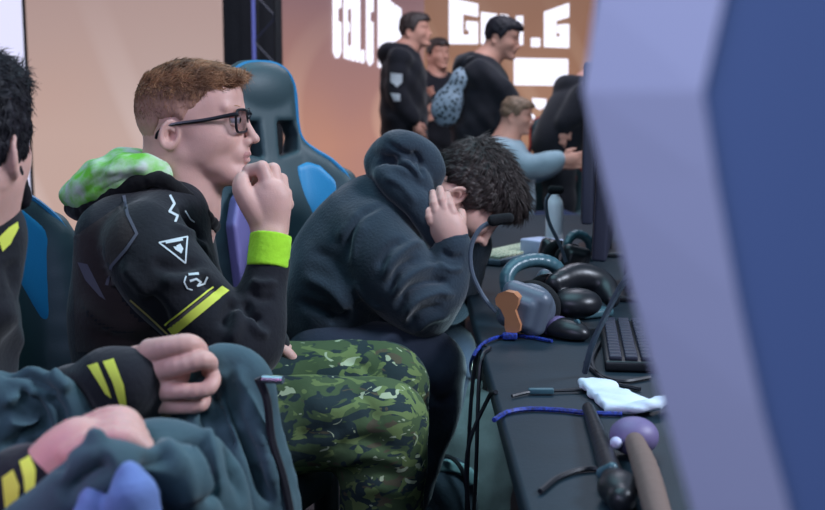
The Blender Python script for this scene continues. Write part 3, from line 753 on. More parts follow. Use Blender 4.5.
def hair_generic(H, mask, vol, name, parent, mat, strand_mat, n, L, h=.003, seed=1, wd=1.2, warp=None, curl=.1, jit=.35, lift=.5):
    m = H.m; S = SDF(); E = lambda x, y, w, a, b, c, kk=8: S.ell(H.pt(x, y, w), (a*m, b*m, c*m), H.R, kk*m)
    E(187, 111, 0, 51+vol*.5, 48+vol*.5, 40+vol*.6); E(190, 90, 0, 47+vol, 26+vol, 34+vol*.6, 10); E(214, 85, 0, 33+vol*.8, 18+vol, 28+vol*.5, 10)
    S.poly([((x-H.ref[0])*m, (H.ref[1]-y)*m) for x, y in mask], None, None, H.c, 70*m, 1.5*m, H.R[:, 0], H.R[:, 1], H.R[:, 2], 4*m, 'i')
    w1 = wob(.003, 150, seed); w2 = wob(.002, 320, seed+1)
    v, f = S.build(h, warp=lambda X, Y, Z: w1(X, Y, Z)+w2(X, Y, Z))
    o = mk(name, v, f, mat, parent)
    if n:
        sp, sn = sample(v, f, n, seed); q = H.loc(sp); top = np.clip((105-q[:, 1])/30, 0, 1)
        d = np.stack([top*1.0-(1-top)*.25, -(1-top)*1.0-.1*top, np.sign(q[:, 2])*.25*top], 1)@H.R.T
        VV, FF = strands(sp, sn, d, (L*(.5+.6*top))*m, wd*m*np.ones(n), 'h', None, parent, 3, lift=lift, jit=jit, seed=seed, curl=curl)
        mk('hair_tuft', VV, FF, strand_mat, o)
    return o
maskB = [(266, 40), (268, 80), (264, 106), (250, 112), (236, 112), (224, 112), (214, 115), (208, 124), (203, 136), (196, 138), (188, 122), (176, 122), (165, 138), (160, 160), (140, 168), (112, 120), (118, 50), (190, 20)]
hb = hair_generic(HB, maskB, 7.5, 'hair', B_, M['hair_dark'], M['hair_dark'], 10000, 16, seed=21, wd=1.3, jit=.10, curl=.0, lift=.18)
# clothes
def hoodie_B():
    S = SDF(); Y = YB
    S.tube([(P3(328, 318, Y), .118), (P3(338, 285, Y), .128), (P3(355, 248, Y), .125), (P3(377, 220, Y), .10), (P3(397, 205, Y), .075)], k=.04, flat=((0, 1, 0), 1.3))
    S.cap(P3(370, 232, 2.76), P3(400, 215, 2.8), .085, .06, .03); S.cap(P3(376, 228, 2.96), P3(402, 213, 2.92), .085, .06, .03)
    S.cap(P3(395, 250, 2.85), P3(380, 300, 2.85), .08, .09, .05)
    S.tube([(P3(368, 238, 2.74), .088), (P3(388, 262, 2.71), .086), (P3(406, 286, 2.70), .083), (P3(425, 305, 2.70), .078)], k=.02)
    S.tube([(P3(427, 304, 2.70), .078), (P3(440, 285, 2.705), .066), (P3(450, 262, 2.71), .047), (P3(454, 244, 2.70), .037)], k=.012)
    S.tube([(P3(382, 235, 3.0), .08), (P3(415, 280, 3.02), .075), (P3(445, 300, 3.0), .07), (P3(468, 255, 2.96), .05), (P3(472, 240, 2.93), .04)], k=.02)
    return S.build(.0048, warp=wob(.005, 24, 31), smooth=1)
v, f = hoodie_B(); Bq = bvh(v, f)
for line, w, a in [([(348, 262), (350, 235), (362, 215), (385, 203)], .010, -.008), ([(352, 268), (356, 240), (368, 222)], .012, .004),
                   ([(395, 310), (408, 290), (432, 280), (452, 283)], .010, -.013), ([(402, 322), (415, 302), (438, 293), (456, 296)], .010, .010), ([(405, 328), (422, 312), (444, 306)], .010, -.011),
                   ([(392, 300), (404, 280), (425, 268), (446, 270)], .010, .009), ([(388, 292), (398, 270), (420, 256)], .010, -.011), ([(384, 282), (392, 262), (410, 246), (425, 243)], .010, .009),
                   ([(378, 270), (388, 250), (405, 238)], .010, -.009), ([(412, 334), (430, 320), (450, 316)], .009, .008), ([(440, 250), (452, 258), (464, 256)], .008, -.006), ([(436, 262), (450, 270), (464, 268)], .008, .007),
                   ([(300, 275), (330, 290), (350, 315)], .016, .008), ([(295, 300), (325, 312), (350, 325)], .014, -.008), ([(310, 250), (335, 262), (350, 290)], .016, -.006), ([(360, 210), (350, 225), (335, 240)], .015, .005),
                   ([(355, 300), (370, 315), (392, 325)], .014, -.009), ([(352, 280), (368, 300), (385, 312)], .012, .007), ([(330, 325), (342, 318), (350, 308)], .008, -.008)]:
    v = fold(v, f, Bq, line, w, a*1.3)
HD = mk('hoodie', v, f, M['navy_fleece'], B_)
cuff(P3(455, 250, 2.70), P3(452.5, 236, 2.70), .036, .037, M['navy_fleece'], HD, h=.0028)
def hood_B():
    S = SDF()
    for Y, fl in ((2.77, 0), (2.94, 4)):
        S.tube([(P3(384, 152+fl, YB), .034), (P3(398, 147+fl, Y), .040), (P3(416, 152+fl, Y), .038), (P3(430, 166+fl, Y), .030), (P3(434, 182+fl, Y), .02)], k=.012)
        S.tube([(P3(380, 162, YB), .032), (P3(390, 176, Y-.02), .035), (P3(406, 192, Y-.04), .038), (P3(421, 208, Y-.05), .033), (P3(432, 226, Y-.05), .026), (P3(437, 240, Y-.04), .02)], k=.012)
    S.tube([(P3(388, 165, YB), .05), (P3(410, 182, YB), .065), (P3(425, 200, YB), .05)], k=.03, flat=((0, 1, 0), 1.4))
    S.tube([(P3(398, 166, 2.73), .018), (P3(414, 172, 2.72), .02), (P3(428, 188, 2.73), .016)], k=.01)
    return S.build(.004, warp=wob(.003, 50, 33), smooth=1)
v, f = hood_B(); Bq = bvh(v, f)
for line, w, a in [([(372, 166), (388, 160), (405, 166), (418, 182)], .009, -.014), ([(384, 140), (398, 150), (412, 158), (420, 172)], .008, -.008), ([(412, 150), (420, 162), (424, 178)], .007, -.01), ([(382, 176), (400, 184), (418, 205)], .009, .006)]: v = fold(v, f, Bq, line, w, a)
mk('hood', v, f, M['navy_fleece'], HD)
Bleg = []
for Yl, hx, kx, ky in ((2.72, 330, 428, 369), (3.0, 345, 440, 355)):
    K = at(kx, ky, Yl); a = np.array([K[0]-.13, Yl, .11]); Bleg.append((P3(hx, 356, Yl), K, a))
S = SDF(); S.tube([(P3(318, 352, YB), .115), (P3(335, 352, YB), .115)], k=.04, flat=((0, 1, 0), 1.25))
for h_, K, a in Bleg: S.tube([(h_, .092), (h_*.45+K*.55, .09), (K, .09)], k=.03); S.tube([(K, .09), (K*.5+a*.5+[.02, 0, .03], .08), (a, .06)], k=.03)
v, f = S.build(.006, warp=wob(.005, 24, 41), smooth=1); Bq = bvh(v, f)
for line in ([(330, 345), (365, 350), (400, 348)], [(345, 355), (375, 362), (410, 360)], [(425, 385), (440, 400), (455, 395)], [(385, 338), (395, 348), (400, 362)]): v = fold(v, f, Bq, line, .012, -.008)
mk('trousers', v, f, M['navy_trousers'], B_)
for h_, K, a in Bleg: shoe((a[0], a[1], 0), B_)
# ================================================================== player at the left edge, seen mostly by his arms
YC = 1.6
HC = Frame(-30, 138, YC, yaw=math.radians(84), m=.00194, ref=(193, 122))
mc = HC.m
def skin_C():
    S = SDF(); face_head(S, HC); ear(S, HC, 180, 133, 39, 9.5, 13.5, 1, -.2)
    S.tube([(HC.pt(176, 150), 31*mc), (P3(-34, 200, YC), .055), (P3(-38, 225, YC), .055), (P3(-75, 300, YC), .08)], k=.03)
    return S.build(.004, smooth=1)
def hand_C():
    S = SDF(); Y = 1.47; r = lambda q: RR(q, Y)
    S.tube([(P3(95, 395, Y), r(26)), (P3(130, 384, Y), r(25)), (P3(148, 376, Y), r(27))], k=.012, flat=((0, 1, 0), .75))
    S.cap(P3(148, 377, Y), P3(163, 371, Y-.004), r(31), r(28), .012, ((0, 1, 0), .5))
    S.tube([(P3(150, 352, Y-.008), r(13)), (P3(168, 347, Y-.02), r(10.5)), (P3(188, 344, Y-.018), r(10)), (P3(199, 349, Y), r(8.5)), (P3(200, 357, Y+.02), r(7.5))], k=.003, n=3)
    S.tube([(P3(158, 370, Y-.012), r(11.5)), (P3(178, 366, Y-.026), r(9.8)), (P3(202, 360, Y-.024), r(9.3)), (P3(210, 364, Y-.006), r(8)), (P3(208, 372, Y+.016), r(7))], k=.003, n=3)
    S.tube([(P3(158, 390, Y-.008), r(11)), (P3(176, 391, Y-.022), r(8.4)), (P3(204, 390, Y-.022), r(7.6)), (P3(213, 381, Y-.01), r(7.4)), (P3(212, 371, Y+.01), r(6.5))], k=.003, n=3)
    S.tube([(P3(155, 402, Y), r(11)), (P3(176, 406, Y-.008), r(8)), (P3(199, 405, Y-.008), r(7.5)), (P3(205, 399, Y+.01), r(6.5))], k=.003, n=3)
    S.tube([(P3(150, 350, Y+.02), r(12)), (P3(175, 352, Y+.045), r(9)), (P3(192, 360, Y+.055), r(8))], k=.005)
    return S.build(.0019, smooth=1)
def hand_C2():
    S = SDF(); Y = 1.14; r = lambda q: RR(q, Y)
    S.tube([(P3(5, 520, Y+.02), r(27)), (P3(38, 488, Y), r(26)), (P3(55, 466, Y), r(25)), (P3(82, 442, Y), r(26))], k=.012, flat=((0, 1, 0), .8))
    for i in range(4):
        o = -i*7+6; y = Y-.02+i*.018
        S.tube([(P3(70-i*2, 450+o*.6, y), r(12)), (P3(98+i, 434+o, y), r(11)), (P3(128-i, 432+o, y-.004), r(10.5)), (P3(150-i*4, 446+o*1.2, y), r(8.5))], k=.003)
    S.tube([(P3(45, 470, Y+.03), r(14)), (P3(70, 452, Y+.06), r(12)), (P3(95, 446, Y+.065), r(10))], k=.006)
    return S.build(.0026, smooth=1)
def core_C():
    S = SDF()
    S.tube([(P3(-135, 560, YC), .11), (P3(-125, 440, YC), .11), (P3(-115, 330, YC), .11), (P3(-90, 290, YC), .07)], k=.04, flat=((0, 1, 0), 1.25))
    S.tube([(P3(-80, 330, 1.78), .05), (P3(-45, 415, 1.75), .045), (P3(10, 440, 1.62), .042), (P3(100, 395, 1.5), .034)], k=.02)
    S.tube([(P3(-120, 350, 1.42), .05), (P3(-110, 540, 1.3), .045), (P3(-20, 545, 1.18), .04), (P3(20, 505, 1.15), .03)], k=.02)
    for Yl, x0, x1 in ((1.42, -60, 190), (1.72, -50, 200)):
        kn = at(x1, 570-120*(Yl-1.42), Yl); hp = at(x0, 570-120*(Yl-1.42), Yl); an = np.array([kn[0], Yl, .1])
        S.tube([(hp, .075), (kn, .056)], k=.03); S.cap(kn, an, .055, .036, .03); S.cap(an-[0, 0, .04], an+[.13, 0, -.065], .035, .022, .02)
    return S.build(.009, smooth=1)
va, fa = joinm(skin_C(), hand_C(), hand_C2(), core_C())
Cp = mk('person', va, fa, M['skin'])
tag(Cp, 'dark-haired man cut off by left edge, black sleeves with yellow stripes, hands on jacket', 'person')
hair_generic(HC, [(262, 40), (264, 90), (250, 96), (236, 98), (222, 100), (212, 108), (206, 124), (204, 150), (194, 158), (180, 158), (172, 166), (140, 170), (112, 120), (118, 50), (190, 20)], 5, 'hair', Cp, M['hair_black'], M['hair_black'], 4000, 12, seed=51, h=.004, jit=.5)
S = SDF(); E = lambda x, y, w, a, b, c: S.ell(HC.pt(x, y, w), (a*mc, b*mc, c*mc), HC.R, 5*mc)
E(236, 168, 0, 17, 15, 17); 
for s in (-1, 1): S.cap(HC.pt(196, 146, s*30), HC.pt(232, 168, s*16), 7*mc, 10*mc, .01)
v, f = S.build(.004, warp=wob(.0015, 200, 3)); mk('beard', v, f, M['hair_black'], Cp)  # short beard; its black also stands in for shade on the averted face
def jersey_C():
    S = SDF()
    S.tube([(P3(-135, 560, YC), .15), (P3(-125, 440, YC), .155), (P3(-110, 340, YC), .15), (P3(-85, 285, YC), .10)], k=.05, flat=((0, 1, 0), 1.25))
    S.cap(P3(-50, 300, 1.55), P3(-30, 250, 1.6), .075, .075, .03); S.cap(P3(-35, 262, 1.6), P3(-30, 236, 1.6), .08, .07, .02)
    S.tube([(P3(-70, 320, 1.78), .085), (P3(-45, 410, 1.76), .072), (P3(20, 430, 1.62), .066), (P3(80, 404, 1.52), .056), (P3(112, 391, 1.48), .048), (P3(136, 381, 1.47), .044)], k=.02)
    S.tube([(P3(-110, 340, 1.42), .085), (P3(-105, 530, 1.3), .075), (P3(-30, 545, 1.19), .06), (P3(20, 503, 1.15), .042), (P3(36, 488, 1.14), .036)], k=.02)
    return S.build(.0055, warp=wob(.006, 26, 61), smooth=1)
v, f = jersey_C(); Bq = bvh(v, f)
for line, w, a in [([(20, 400), (40, 420), (50, 450)], .012, -.01), ([(40, 385), (60, 405), (70, 430)], .012, .01), ([(62, 380), (80, 395), (95, 430)], .01, -.008), ([(0, 300), (20, 350), (30, 400)], .02, .01), ([(10, 260), (25, 320), (30, 360)], .015, -.01)]: v = fold(v, f, Bq, line, w, a)
Bc = bvh(v, f); JC = mk('jersey', v, f, M['black_jersey'], Cp)
decal('sleeve_stripe', [[(88, 366), (98, 363), (108, 386), (112, 398), (106, 394), (96, 378)]], Bc, M['yellow_print'], JC, off=.0015)
decal('sleeve_stripe', [[(103, 362), (114, 359), (124, 385), (128, 412), (121, 408), (113, 382)]], Bc, M['yellow_print'], JC, off=.0015)
decal('sleeve_stripe', [[(20, 462), (30, 456), (36, 470), (34, 500), (26, 500), (24, 478)]], Bc, M['yellow_print'], JC, off=.0015)
decal('sleeve_stripe', [[(3, 478), (14, 470), (20, 486), (18, 510), (6, 510)]], Bc, M['yellow_print'], JC, off=.0015)
decal('collar_trim', [[(-2, 238), (8, 228), (17, 222), (18, 228), (10, 244), (2, 252)]], Bc, M['yellow_print'], JC, off=.0015)
S = SDF()
for Yl, x0, x1 in ((1.42, -60, 190), (1.72, -50, 200)):
    kn = at(x1, 572-120*(Yl-1.42), Yl); hp = at(x0, 572-120*(Yl-1.42), Yl); an = np.array([kn[0], Yl, .12]); S.tube([(hp, .095), (kn, .078)], k=.03); S.cap(kn, an, .075, .055, .03)
v, f = S.build(.008, warp=wob(.004, 24, 44), smooth=1); mk('trousers', v, f, M['black_cloth'], Cp)
for Yl, x1 in ((1.42, 190), (1.72, 200)): k_ = at(x1, 572-120*(Yl-1.42), Yl); shoe((k_[0], Yl, 0), Cp)
# jacket held over the lap
def drape():
    S = SDF(); Y = 1.50; r = lambda q, y=Y: RR(q, y); fl = ((0, 1, 0), .7)
    fans = [((222, 360), (256, 430), (284, 545), 9, 22, 0), ((214, 358), (236, 430), (258, 545), 9, 17, -.02), ((206, 360), (216, 430), (230, 545), 9, 17, -.005), ((200, 365), (198, 430), (204, 545), 9, 17, -.02), ((196, 370), (180, 440), (178, 545), 8, 17, 0)]
    for a, b, c, r0, r1, dy in fans: S.tube([(P3(*a, Y), r(r0)), (P3(*b, Y+dy), r((r0+r1)/2)), (P3(*c, Y+dy-.01), r(r1))], k=.010)
    S.tube([(P3(218, 352, Y+.01), r(8)), (P3(243, 362, Y+.01), r(13)), (P3(259, 384, Y+.01), r(14)), (P3(266, 425, Y+.02), r(15)), (P3(282, 480, Y+.02), r(15)), (P3(288, 545, Y+.02), r(15))], k=.014)
    # bunched cloth behind the arm
    for a, b, rr in [((0, 395), (35, 402), 24), ((30, 385), (70, 412), 20), ((55, 395), (78, 440), 18), ((5, 430), (50, 448), 24), ((60, 430), (120, 455), 20), ((110, 440), (180, 470), 24), ((0, 470), (110, 500), 34)]:
        S.cap(P3(*a, 1.43), P3(*b, 1.43), r(rr), r(rr*.8), .010, fl)
    return S.build(.004, warp=wob(.004, 45, 71), smooth=1)
v1, f1 = drape()
def lump():
    S = SDF(); Y = 1.24; r = lambda q: RR(q, Y)
    S.tube([(P3(20, 545, Y), r(34)), (P3(66, 502, Y), r(28)), (P3(110, 470, Y), r(24)), (P3(150, 450, Y), r(24)), (P3(185, 452, Y), r(26)), (P3(208, 490, Y), r(30)), (P3(222, 560, Y), r(36))], k=.02)
    S.tube([(P3(5, 560, 1.08), r(28)), (P3(46, 512, 1.08), r(22)), (P3(82, 478, 1.07), r(19)), (P3(112, 464, 1.07), r(17)), (P3(140, 470, 1.09), r(18)), (P3(178, 490, 1.15), r(24)), (P3(200, 540, 1.18), r(30))], k=.012)
    S.tube([(P3(165, 455, Y), r(30)), (P3(172, 500, Y-.01), r(34)), (P3(178, 560, Y), r(38))], k=.012)
    return S.build(.004, warp=wob(.005, 32, 72), smooth=1)
v2, f2 = lump(); Bq = bvh(*joinm((v1, f1), (v2, f2)))
v, f = joinm((v1, f1), (v2, f2))
for line, w, a in [([(222, 375), (245, 430), (270, 505)], .010, -.012), ([(212, 375), (226, 430), (245, 505)], .010, -.012), ([(204, 420), (212, 460), (220, 505)], .010, .008), ([(235, 365), (250, 400), (262, 440)], .009, .008),
                   ([(185, 440), (205, 470), (215, 505)], .012, -.01), ([(150, 440), (180, 470), (190, 508)], .012, .01), ([(15, 390), (35, 405), (50, 440)], .008, -.01), ([(5, 420), (25, 425), (45, 415)], .008, .009), ([(45, 395), (60, 410), (62, 440)], .007, -.01), ([(20, 440), (45, 450), (65, 470)], .008, -.009), ([(0, 405), (20, 395), (40, 392)], .007, .008), ([(0, 375), (20, 372), (45, 385), (60, 400)], .007, -.01), ([(25, 360), (50, 372), (70, 392)], .007, .009), ([(0, 450), (25, 435), (40, 415)], .007, -.009), ([(60, 450), (85, 440), (110, 440)], .007, .008), ([(195, 380), (205, 420), (208, 450)], .008, -.01), ([(160, 500), (150, 470), (165, 452)], .010, -.012), ([(200, 500), (190, 470), (175, 450)], .010, .012), ([(60, 500), (85, 475), (115, 460)], .012, -.012), ([(245, 400), (262, 440), (280, 505)], .008, .010)]:
    v = fold(v, f, Bq, line, w, a*1.5)
JK = mk('jacket', v, f, M['teal_jacket'])
tag(JK, 'teal grey jacket bunched and draped over the lap of the man at the left edge', 'jacket')
S = SDF(); r = lambda q: RR(q, 1.2)
S.tube([(P3(130, 474, 1.045), r(13)), (P3(134, 505, 1.04), r(20)), (P3(138, 560, 1.05), r(24))], k=.01); S.tube([(P3(92, 502, 1.045), r(13)), (P3(82, 545, 1.04), r(24))], k=.01)
v, f = S.build(.004, warp=wob(.003, 60, 73)); mk('lining', v, f, M['lavender_lining'], JK)
MB().tube([P3(258, 378, 1.47), P3(267, 400, 1.47), P3(272, 440, 1.475), P3(284, 480, 1.475), P3(292, 520, 1.475)], .006, 6).build('zip', M['black_cloth'], JK)
MB().tube([P3(263, 379, 1.47), P3(283, 380, 1.46)], .0055, 10).build('zip_pull', M['chrome'], JK)
M['mon_side'] = pmat('monitor_side', srgb(46, 48, 64), rough=.5)
# ================================================================== gaming chairs
def gaming_chair(loc, phi, lean, label, zo=0, *, fwd=0, cols=('black_leather', 'blue_leather', 'blue_piping'), bolster=None, parts=True, group=None):
    N = np.array([math.cos(phi), math.sin(phi), 0]); U = np.array([-math.sin(phi), math.cos(phi), 0]); U = U if U[0] > 0 else -U
    sgnU = 1
    Zl = np.array([0, 0, math.cos(lean)])-N*math.sin(lean); Nl = np.cross(U, Zl); Nl = Nl if Nl@N > 0 else -Nl
    base = np.array(loc, float); root = empty('gaming_chair', base); tag(root, label, 'chair', group)
    piv = base+np.array([0, 0, .5+zo])-N*.2
    half = [(0, .875), (.05, .872), (.092, .85), (.112, .80), (.112, .70), (.122, .655), (.150, .625), (.19, .59), (.225, .535), (.248, .46), (.248, .35), (.225, .22), (.215, .02), (0, 0)]
    out = half+[(-x, y) for x, y in half[-2:0:-1]]
    bend = lambda u, v: 1.3*np.maximum(np.abs(u)-.10, 0)**1.4
    S = SDF(); S.poly(out, 0, 0, piv, .045, .04, U, Zl, Nl, .01, 'u', bend)
    for s in (-1, 1): S.poly([(s*.028, .60), (s*.088, .615), (s*.098, .66), (s*.085, .70), (s*.03, .70)], 0, 0, piv, .15, .015, U, Zl, Nl, .012, 's')
    S.ell(piv+Zl*.80+Nl*.035, (.085, .055, .028), np.stack([U, Zl, Nl], 1), .02)
    S.ell(piv+Zl*.30+Nl*.03, (.13, .26, .035), np.stack([U, Zl, Nl], 1), .03)
    for s in (-1, 1):
        S.tube([(piv+U*s*.20+Zl*.03+Nl*.07, .04), (piv+U*s*.205+Zl*.2+Nl*.08, .045), (piv+U*s*.225+Zl*.38+Nl*.08, .045), (piv+U*s*.225+Zl*.52+Nl*.06, .035)], k=.03)
    v, f = S.build(.006, smooth=1); BR = mk('backrest', v, f, M[cols[0]], root)
    for s in (-1, 1):
        bo = bolster and s < 0
        S = SDF(); S.poly([(-.12, .54), (-.20, .49), (-.236, .42), (-.225, .25), (-.2, .03), (-.12, .03)] if bo else [(s*.07, .575), (s*.115, .59), (s*.15, .575), (s*.185, .53), (s*.208, .46), (s*.216, .34), (s*.205, .22), (s*.165, .29), (s*.12, .39), (s*.075, .47)], 0, 0, piv+Nl*(.10 if bo else .014), .03 if bo else .036, .02, U, Zl, Nl, .01, 'u', bend)
        v, f = S.build(.006, smooth=1); mk('side_panel', v, f, M[(bolster if bolster and s < 0 else cols[1])], root)
        pts = [piv+U*s*(x-.008)+Zl*(y-.010)+Nl*(.028+1.3*max(x-.10, 0)**1.4) for x, y in half[:-1]]
        MB().tube(pts, .006, 6).build('piping', M[cols[2]], root)
        if bolster and s < 0:
            pts = [piv+U*s*x+Zl*y+Nl*(.135+1.3*max(x-.1, 0)**1.4) for x, y in [(.13, .54), (.118, .3), (.125, .05)]]; MB().tube(pts, .007, 6).build('piping', M[cols[2]], root)
    R = np.stack([N, U, [0, 0, 1]], 1); sc = base+np.array([0, 0, .53])+N*(.04+fwd)
    S = SDF(); S.box(sc, (.24+fwd*.6, .25, .045), .04, R, .01)
    for s in (-1, 1): S.tube([(sc+U*s*.21-N*.2+[0, 0, .03], .04), (sc+U*s*.215+[0, 0, .035], .045), (sc+U*s*.19+N*.2+[0, 0, .02], .045)], k=.03)
    v, f = S.build(.007, smooth=1); mk('seat', v, f, M[cols[0]], root)
    for s in (-1, 1): MB().tube([sc+U*s*.235-N*.22+[0, 0, .055], sc+U*s*.25+[0, 0, .06], sc+U*s*.235+N*.2+[0, 0, .045], sc+U*s*.14+N*.265+[0, 0, .0]], .006, 6).build('piping', M[cols[2]], root)
    if parts:
        for s in (-1, 1):
            q = MB(); q.box(sc+U*s*.31+N*.0+[0, 0, .20], (.13, .045, .014), R, .012); a = q.build('armrest', M['black_plastic'], root)
            q = MB(); q.box(sc+U*s*.31+[0, 0, .06], (.03, .018, .13), R, .006); q.box(sc+U*s*.27+[0, 0, -.055], (.03, .06, .012), R, .005); q.build('armrest_post', M['black_plastic'], root)
    q = MB(); q.lathe(base+[0, 0, .1], [(.035, 0), (.035, .2), (.022, .2), (.022, .4)]); q.build('gas_lift', M['black_plastic'], root)
    for i in range(5):
        a = phi+i*2*PI/5; d = np.array([math.cos(a), math.sin(a), 0]); q = MB()
        q.tube([base+[0, 0, .12]+d*.03, base+[0, 0, .11]+d*.15, base+[0, 0, .085]+d*.31], [.028, .024, .016], 8); lg = q.build('base_leg', M['black_plastic'], root)
        q = MB(); q.lathe(base+d*.31+[0, 0, .035], [(.02, -.02), (.035, -.016), (.035, .016), (.02, .02)], R=np.stack([[0, 0, 1], np.cross(d, [0, 0, 1]), d], 1)@roty(PI/2), n=16); q.build('caster', M['black_plastic'], lg)
    return root
cA = at(6, 300, 2.25); phA = math.radians(-22)
gaming_chair((-.660, 2.10, 0), phA, math.radians(7), 'black gaming chair with blue side panels behind the man with glasses', -.035, fwd=.11)
phB = math.radians(-50)
cB = at(290, 200, 3.08); gaming_chair((cB[0]+.10, 3.08-.12, 0), phB, math.radians(8), 'tall black and blue gaming chair behind the hunched man in hoodie', bolster='lav_lit')  # lavender on the left bolster stands in for purple light on leather
# ================================================================== desk and what lies on it
DZ = .75
q = MB(); q.box((.143+.36, 2.70, DZ-.02), (.36, 2.25, .02), None, .008); DK = q.build('table_top', M['desk_top'], empty('desk', (.5, 2.7, 0)))
droot = DK.parent; tag(droot, 'long dark desk running away beside the players under headsets and cables', 'desk')
for yy in (.55, 1.75, 3.4, 4.85):
    for xx in (.21, .80): MB().box((xx, yy, .365), (.02, .02, .365), None, .004).build('leg', M['desk_side'], droot)
MB().box((.80, 2.7, .45), (.008, 2.2, .25)).build('modesty_panel', M['desk_side'], droot)
def D(px, py, dz=0): p = onz(px, py, DZ+dz); return p
def cable(name, pts, r, mat, label, cat='cable'):
    o = MB().tube(pts, r, 6, 6).build(name, M[mat], None); tag(o, label, cat); return o
# headset in front
def headset(name_lab, c, s, mat_cup, plate, boom, rz=0, band=None):
    """c: world point of the near ear cup centre"""
    root = empty('headset', (c[0], c[1], DZ)); tag(root, name_lab, 'headset')
    R = rotz(rz); P = lambda x, y, z: np.array(c)+R@np.array([x, y, z])*s
    for k, (yy, nm) in enumerate(((0, 'ear_cup'), (.15, 'ear_cup'))):
        S = SDF(); sg = -1 if k == 0 else 1
        S.box(P(.008, yy, 0), (.044*s, .020*s, .041*s), .018*s, R@roty(.25), .008); S.box(P(.004, yy+sg*.012, -.002), (.030*s, .018*s, .028*s), .012*s, R@roty(.25), .008); S.ell(P(.012, yy-sg*.022, 0), (.044*s, .02*s, .04*s), R@roty(.25), .01)
        v, f = S.build(.003, smooth=1); cu = mk('ear_cup', v, f, M[mat_cup], root)
        S = SDF(); S.ring(P(.012, yy-sg*.036, 0), R@roty(.25)@rotx(PI/2), .034*s, .03*s, .013*s); v, f = S.build(.003, smooth=1); mk('ear_pad', v, f, M['foam'], root)
        if plate:
            pl = [(-.042, .020), (-.036, .030), (-.022, .036), (-.006, .034), (.003, .026), (.002, .014), (-.003, .003), (.002, -.010), (.007, -.022), (.005, -.034), (-.006, -.040), (-.018, -.040), (-.022, -.028), (-.022, -.012), (-.030, .002), (-.040, .010)]
            q = MB(); q.prism([P(x*.95+.010, yy+sg*(.034-.12*abs(x+.018)), z*.95) for x, z in pl], R@np.array([0, sg, 0]), -.012*s, .006*s); q.build('cup_plate', M['copper'], cu)
    S = SDF(); S.tube([(p, .012*s) for p in band], k=.004, flat=((0, 1, 0), 1.4)); v, f = S.build(.003); mk('headband', v, f, M['teal_plastic'], root)
    if boom:
        q = MB(); q.tube([np.array(b) for b in boom[0]], .0052, 8, 6); bo = q.build('boom', M['grey_plastic'], root)
        S = SDF(); a, b = boom[1]; S.cap(a, b, boom[2], boom[2]*.9, .003); v, f = S.build(.002); mk('microphone_foam', v, f, M['foam'], root)
    return root
YH = 2.42
c0 = at(520, 299, YH)
boom = [[at(496, 312, YH-.01), at(483, 296, YH), at(472, 272, YH), at(471, 248, YH), at(479, 230, YH), at(492, 221, YH)], (at(493, 220.5, YH), at(509, 218, YH)), .0125]
headset('headset with copper ear plate and raised boom microphone nearest the hunched man', (c0[0], c0[1], DZ+.062), 1.28, 'grey_plastic', True, boom, rz=math.radians(-28), band=[at(508, 292, 2.47), at(507, 276, 2.48), at(516, 265, 2.5), at(534, 260, 2.52), at(552, 264, 2.54), at(562, 276, 2.56), at(563, 292, 2.57)])
c1 = at(572, 262, 3.15)
boom2 = [[at(566, 262, 3.1), at(560, 245, 3.1), at(549, 222, 3.1), at(546, 202, 3.1), at(551, 192, 3.1)], (at(552, 190, 3.1), at(560, 190, 3.1)), .0125]
headset('black headset with thin upright boom microphone standing before the far monitors', (c1[0], c1[1], DZ+.06), 1.0, 'black_plastic', False, boom2, rz=.3, band=[at(566, 262, 3.15), at(567, 243, 3.17), at(576, 234, 3.2), at(588, 240, 3.22), at(592, 258, 3.24)])
# second pair of cups and a teal padded strip right behind
S = SDF(); S.tube([(at(555, 283, 2.5), .022), (at(578, 276, 2.55), .028), (at(602, 284, 2.55), .026), (at(612, 300, 2.5), .018)], k=.012); S.ell(at(577, 303, 2.46), (.055, .05, .033), None, .01)
v, f = S.build(.004, smooth=1); o = mk('headset_case', v, f, M['black_plastic']); tag(o, 'rounded black headset case beside the copper-plated headset', 'case')
o = MB().box(D(592, 312, .012), (.045, .03, .010), rotz(.5), .008).build('card_reader', M['teal_plastic']); tag(o, 'small flat teal gadget on desk before the black headset case', 'gadget')
def mouse(p, rz, label, mats=('mauve_plastic', 'black_plastic'), s=1):
    root = empty('computer_mouse', (p[0], p[1], DZ)); tag(root, label, 'mouse'); R = rotz(rz); c = np.array([p[0], p[1], DZ+.004])
    S = SDF(); S.ell(c+[0, 0, .012], (.062*s, .034*s, .028*s), R, .01); S.box(c-[0, 0, .03], (.1, .1, .03), .002, None, .004, 's'); v, f = S.build(.0025); b = mk('shell', v, f, M[mats[1]], root)
    S = SDF(); S.ell(c+R@np.array([-.024*s, 0, .013]), (.040*s, .030*s, .028*s), R, .01); S.box(c-[0, 0, .03], (.1, .1, .03), .002, None, .004, 's'); v, f = S.build(.0025); mk('palm_rest', v, f, M[mats[0]], root)
    MB().lathe(c+R@np.array([.03*s, 0, .034]), [(.003, -.004), (.008, -.003), (.008, .003), (.003, .004)], R=R@rotx(PI/2), n=12).build('scroll_wheel', M['teal_plastic'], root)
p = D(566, 338); mouse(p, math.radians(-50), 'glossy dark mouse with mauve palm rest in front of copper-plated headset')
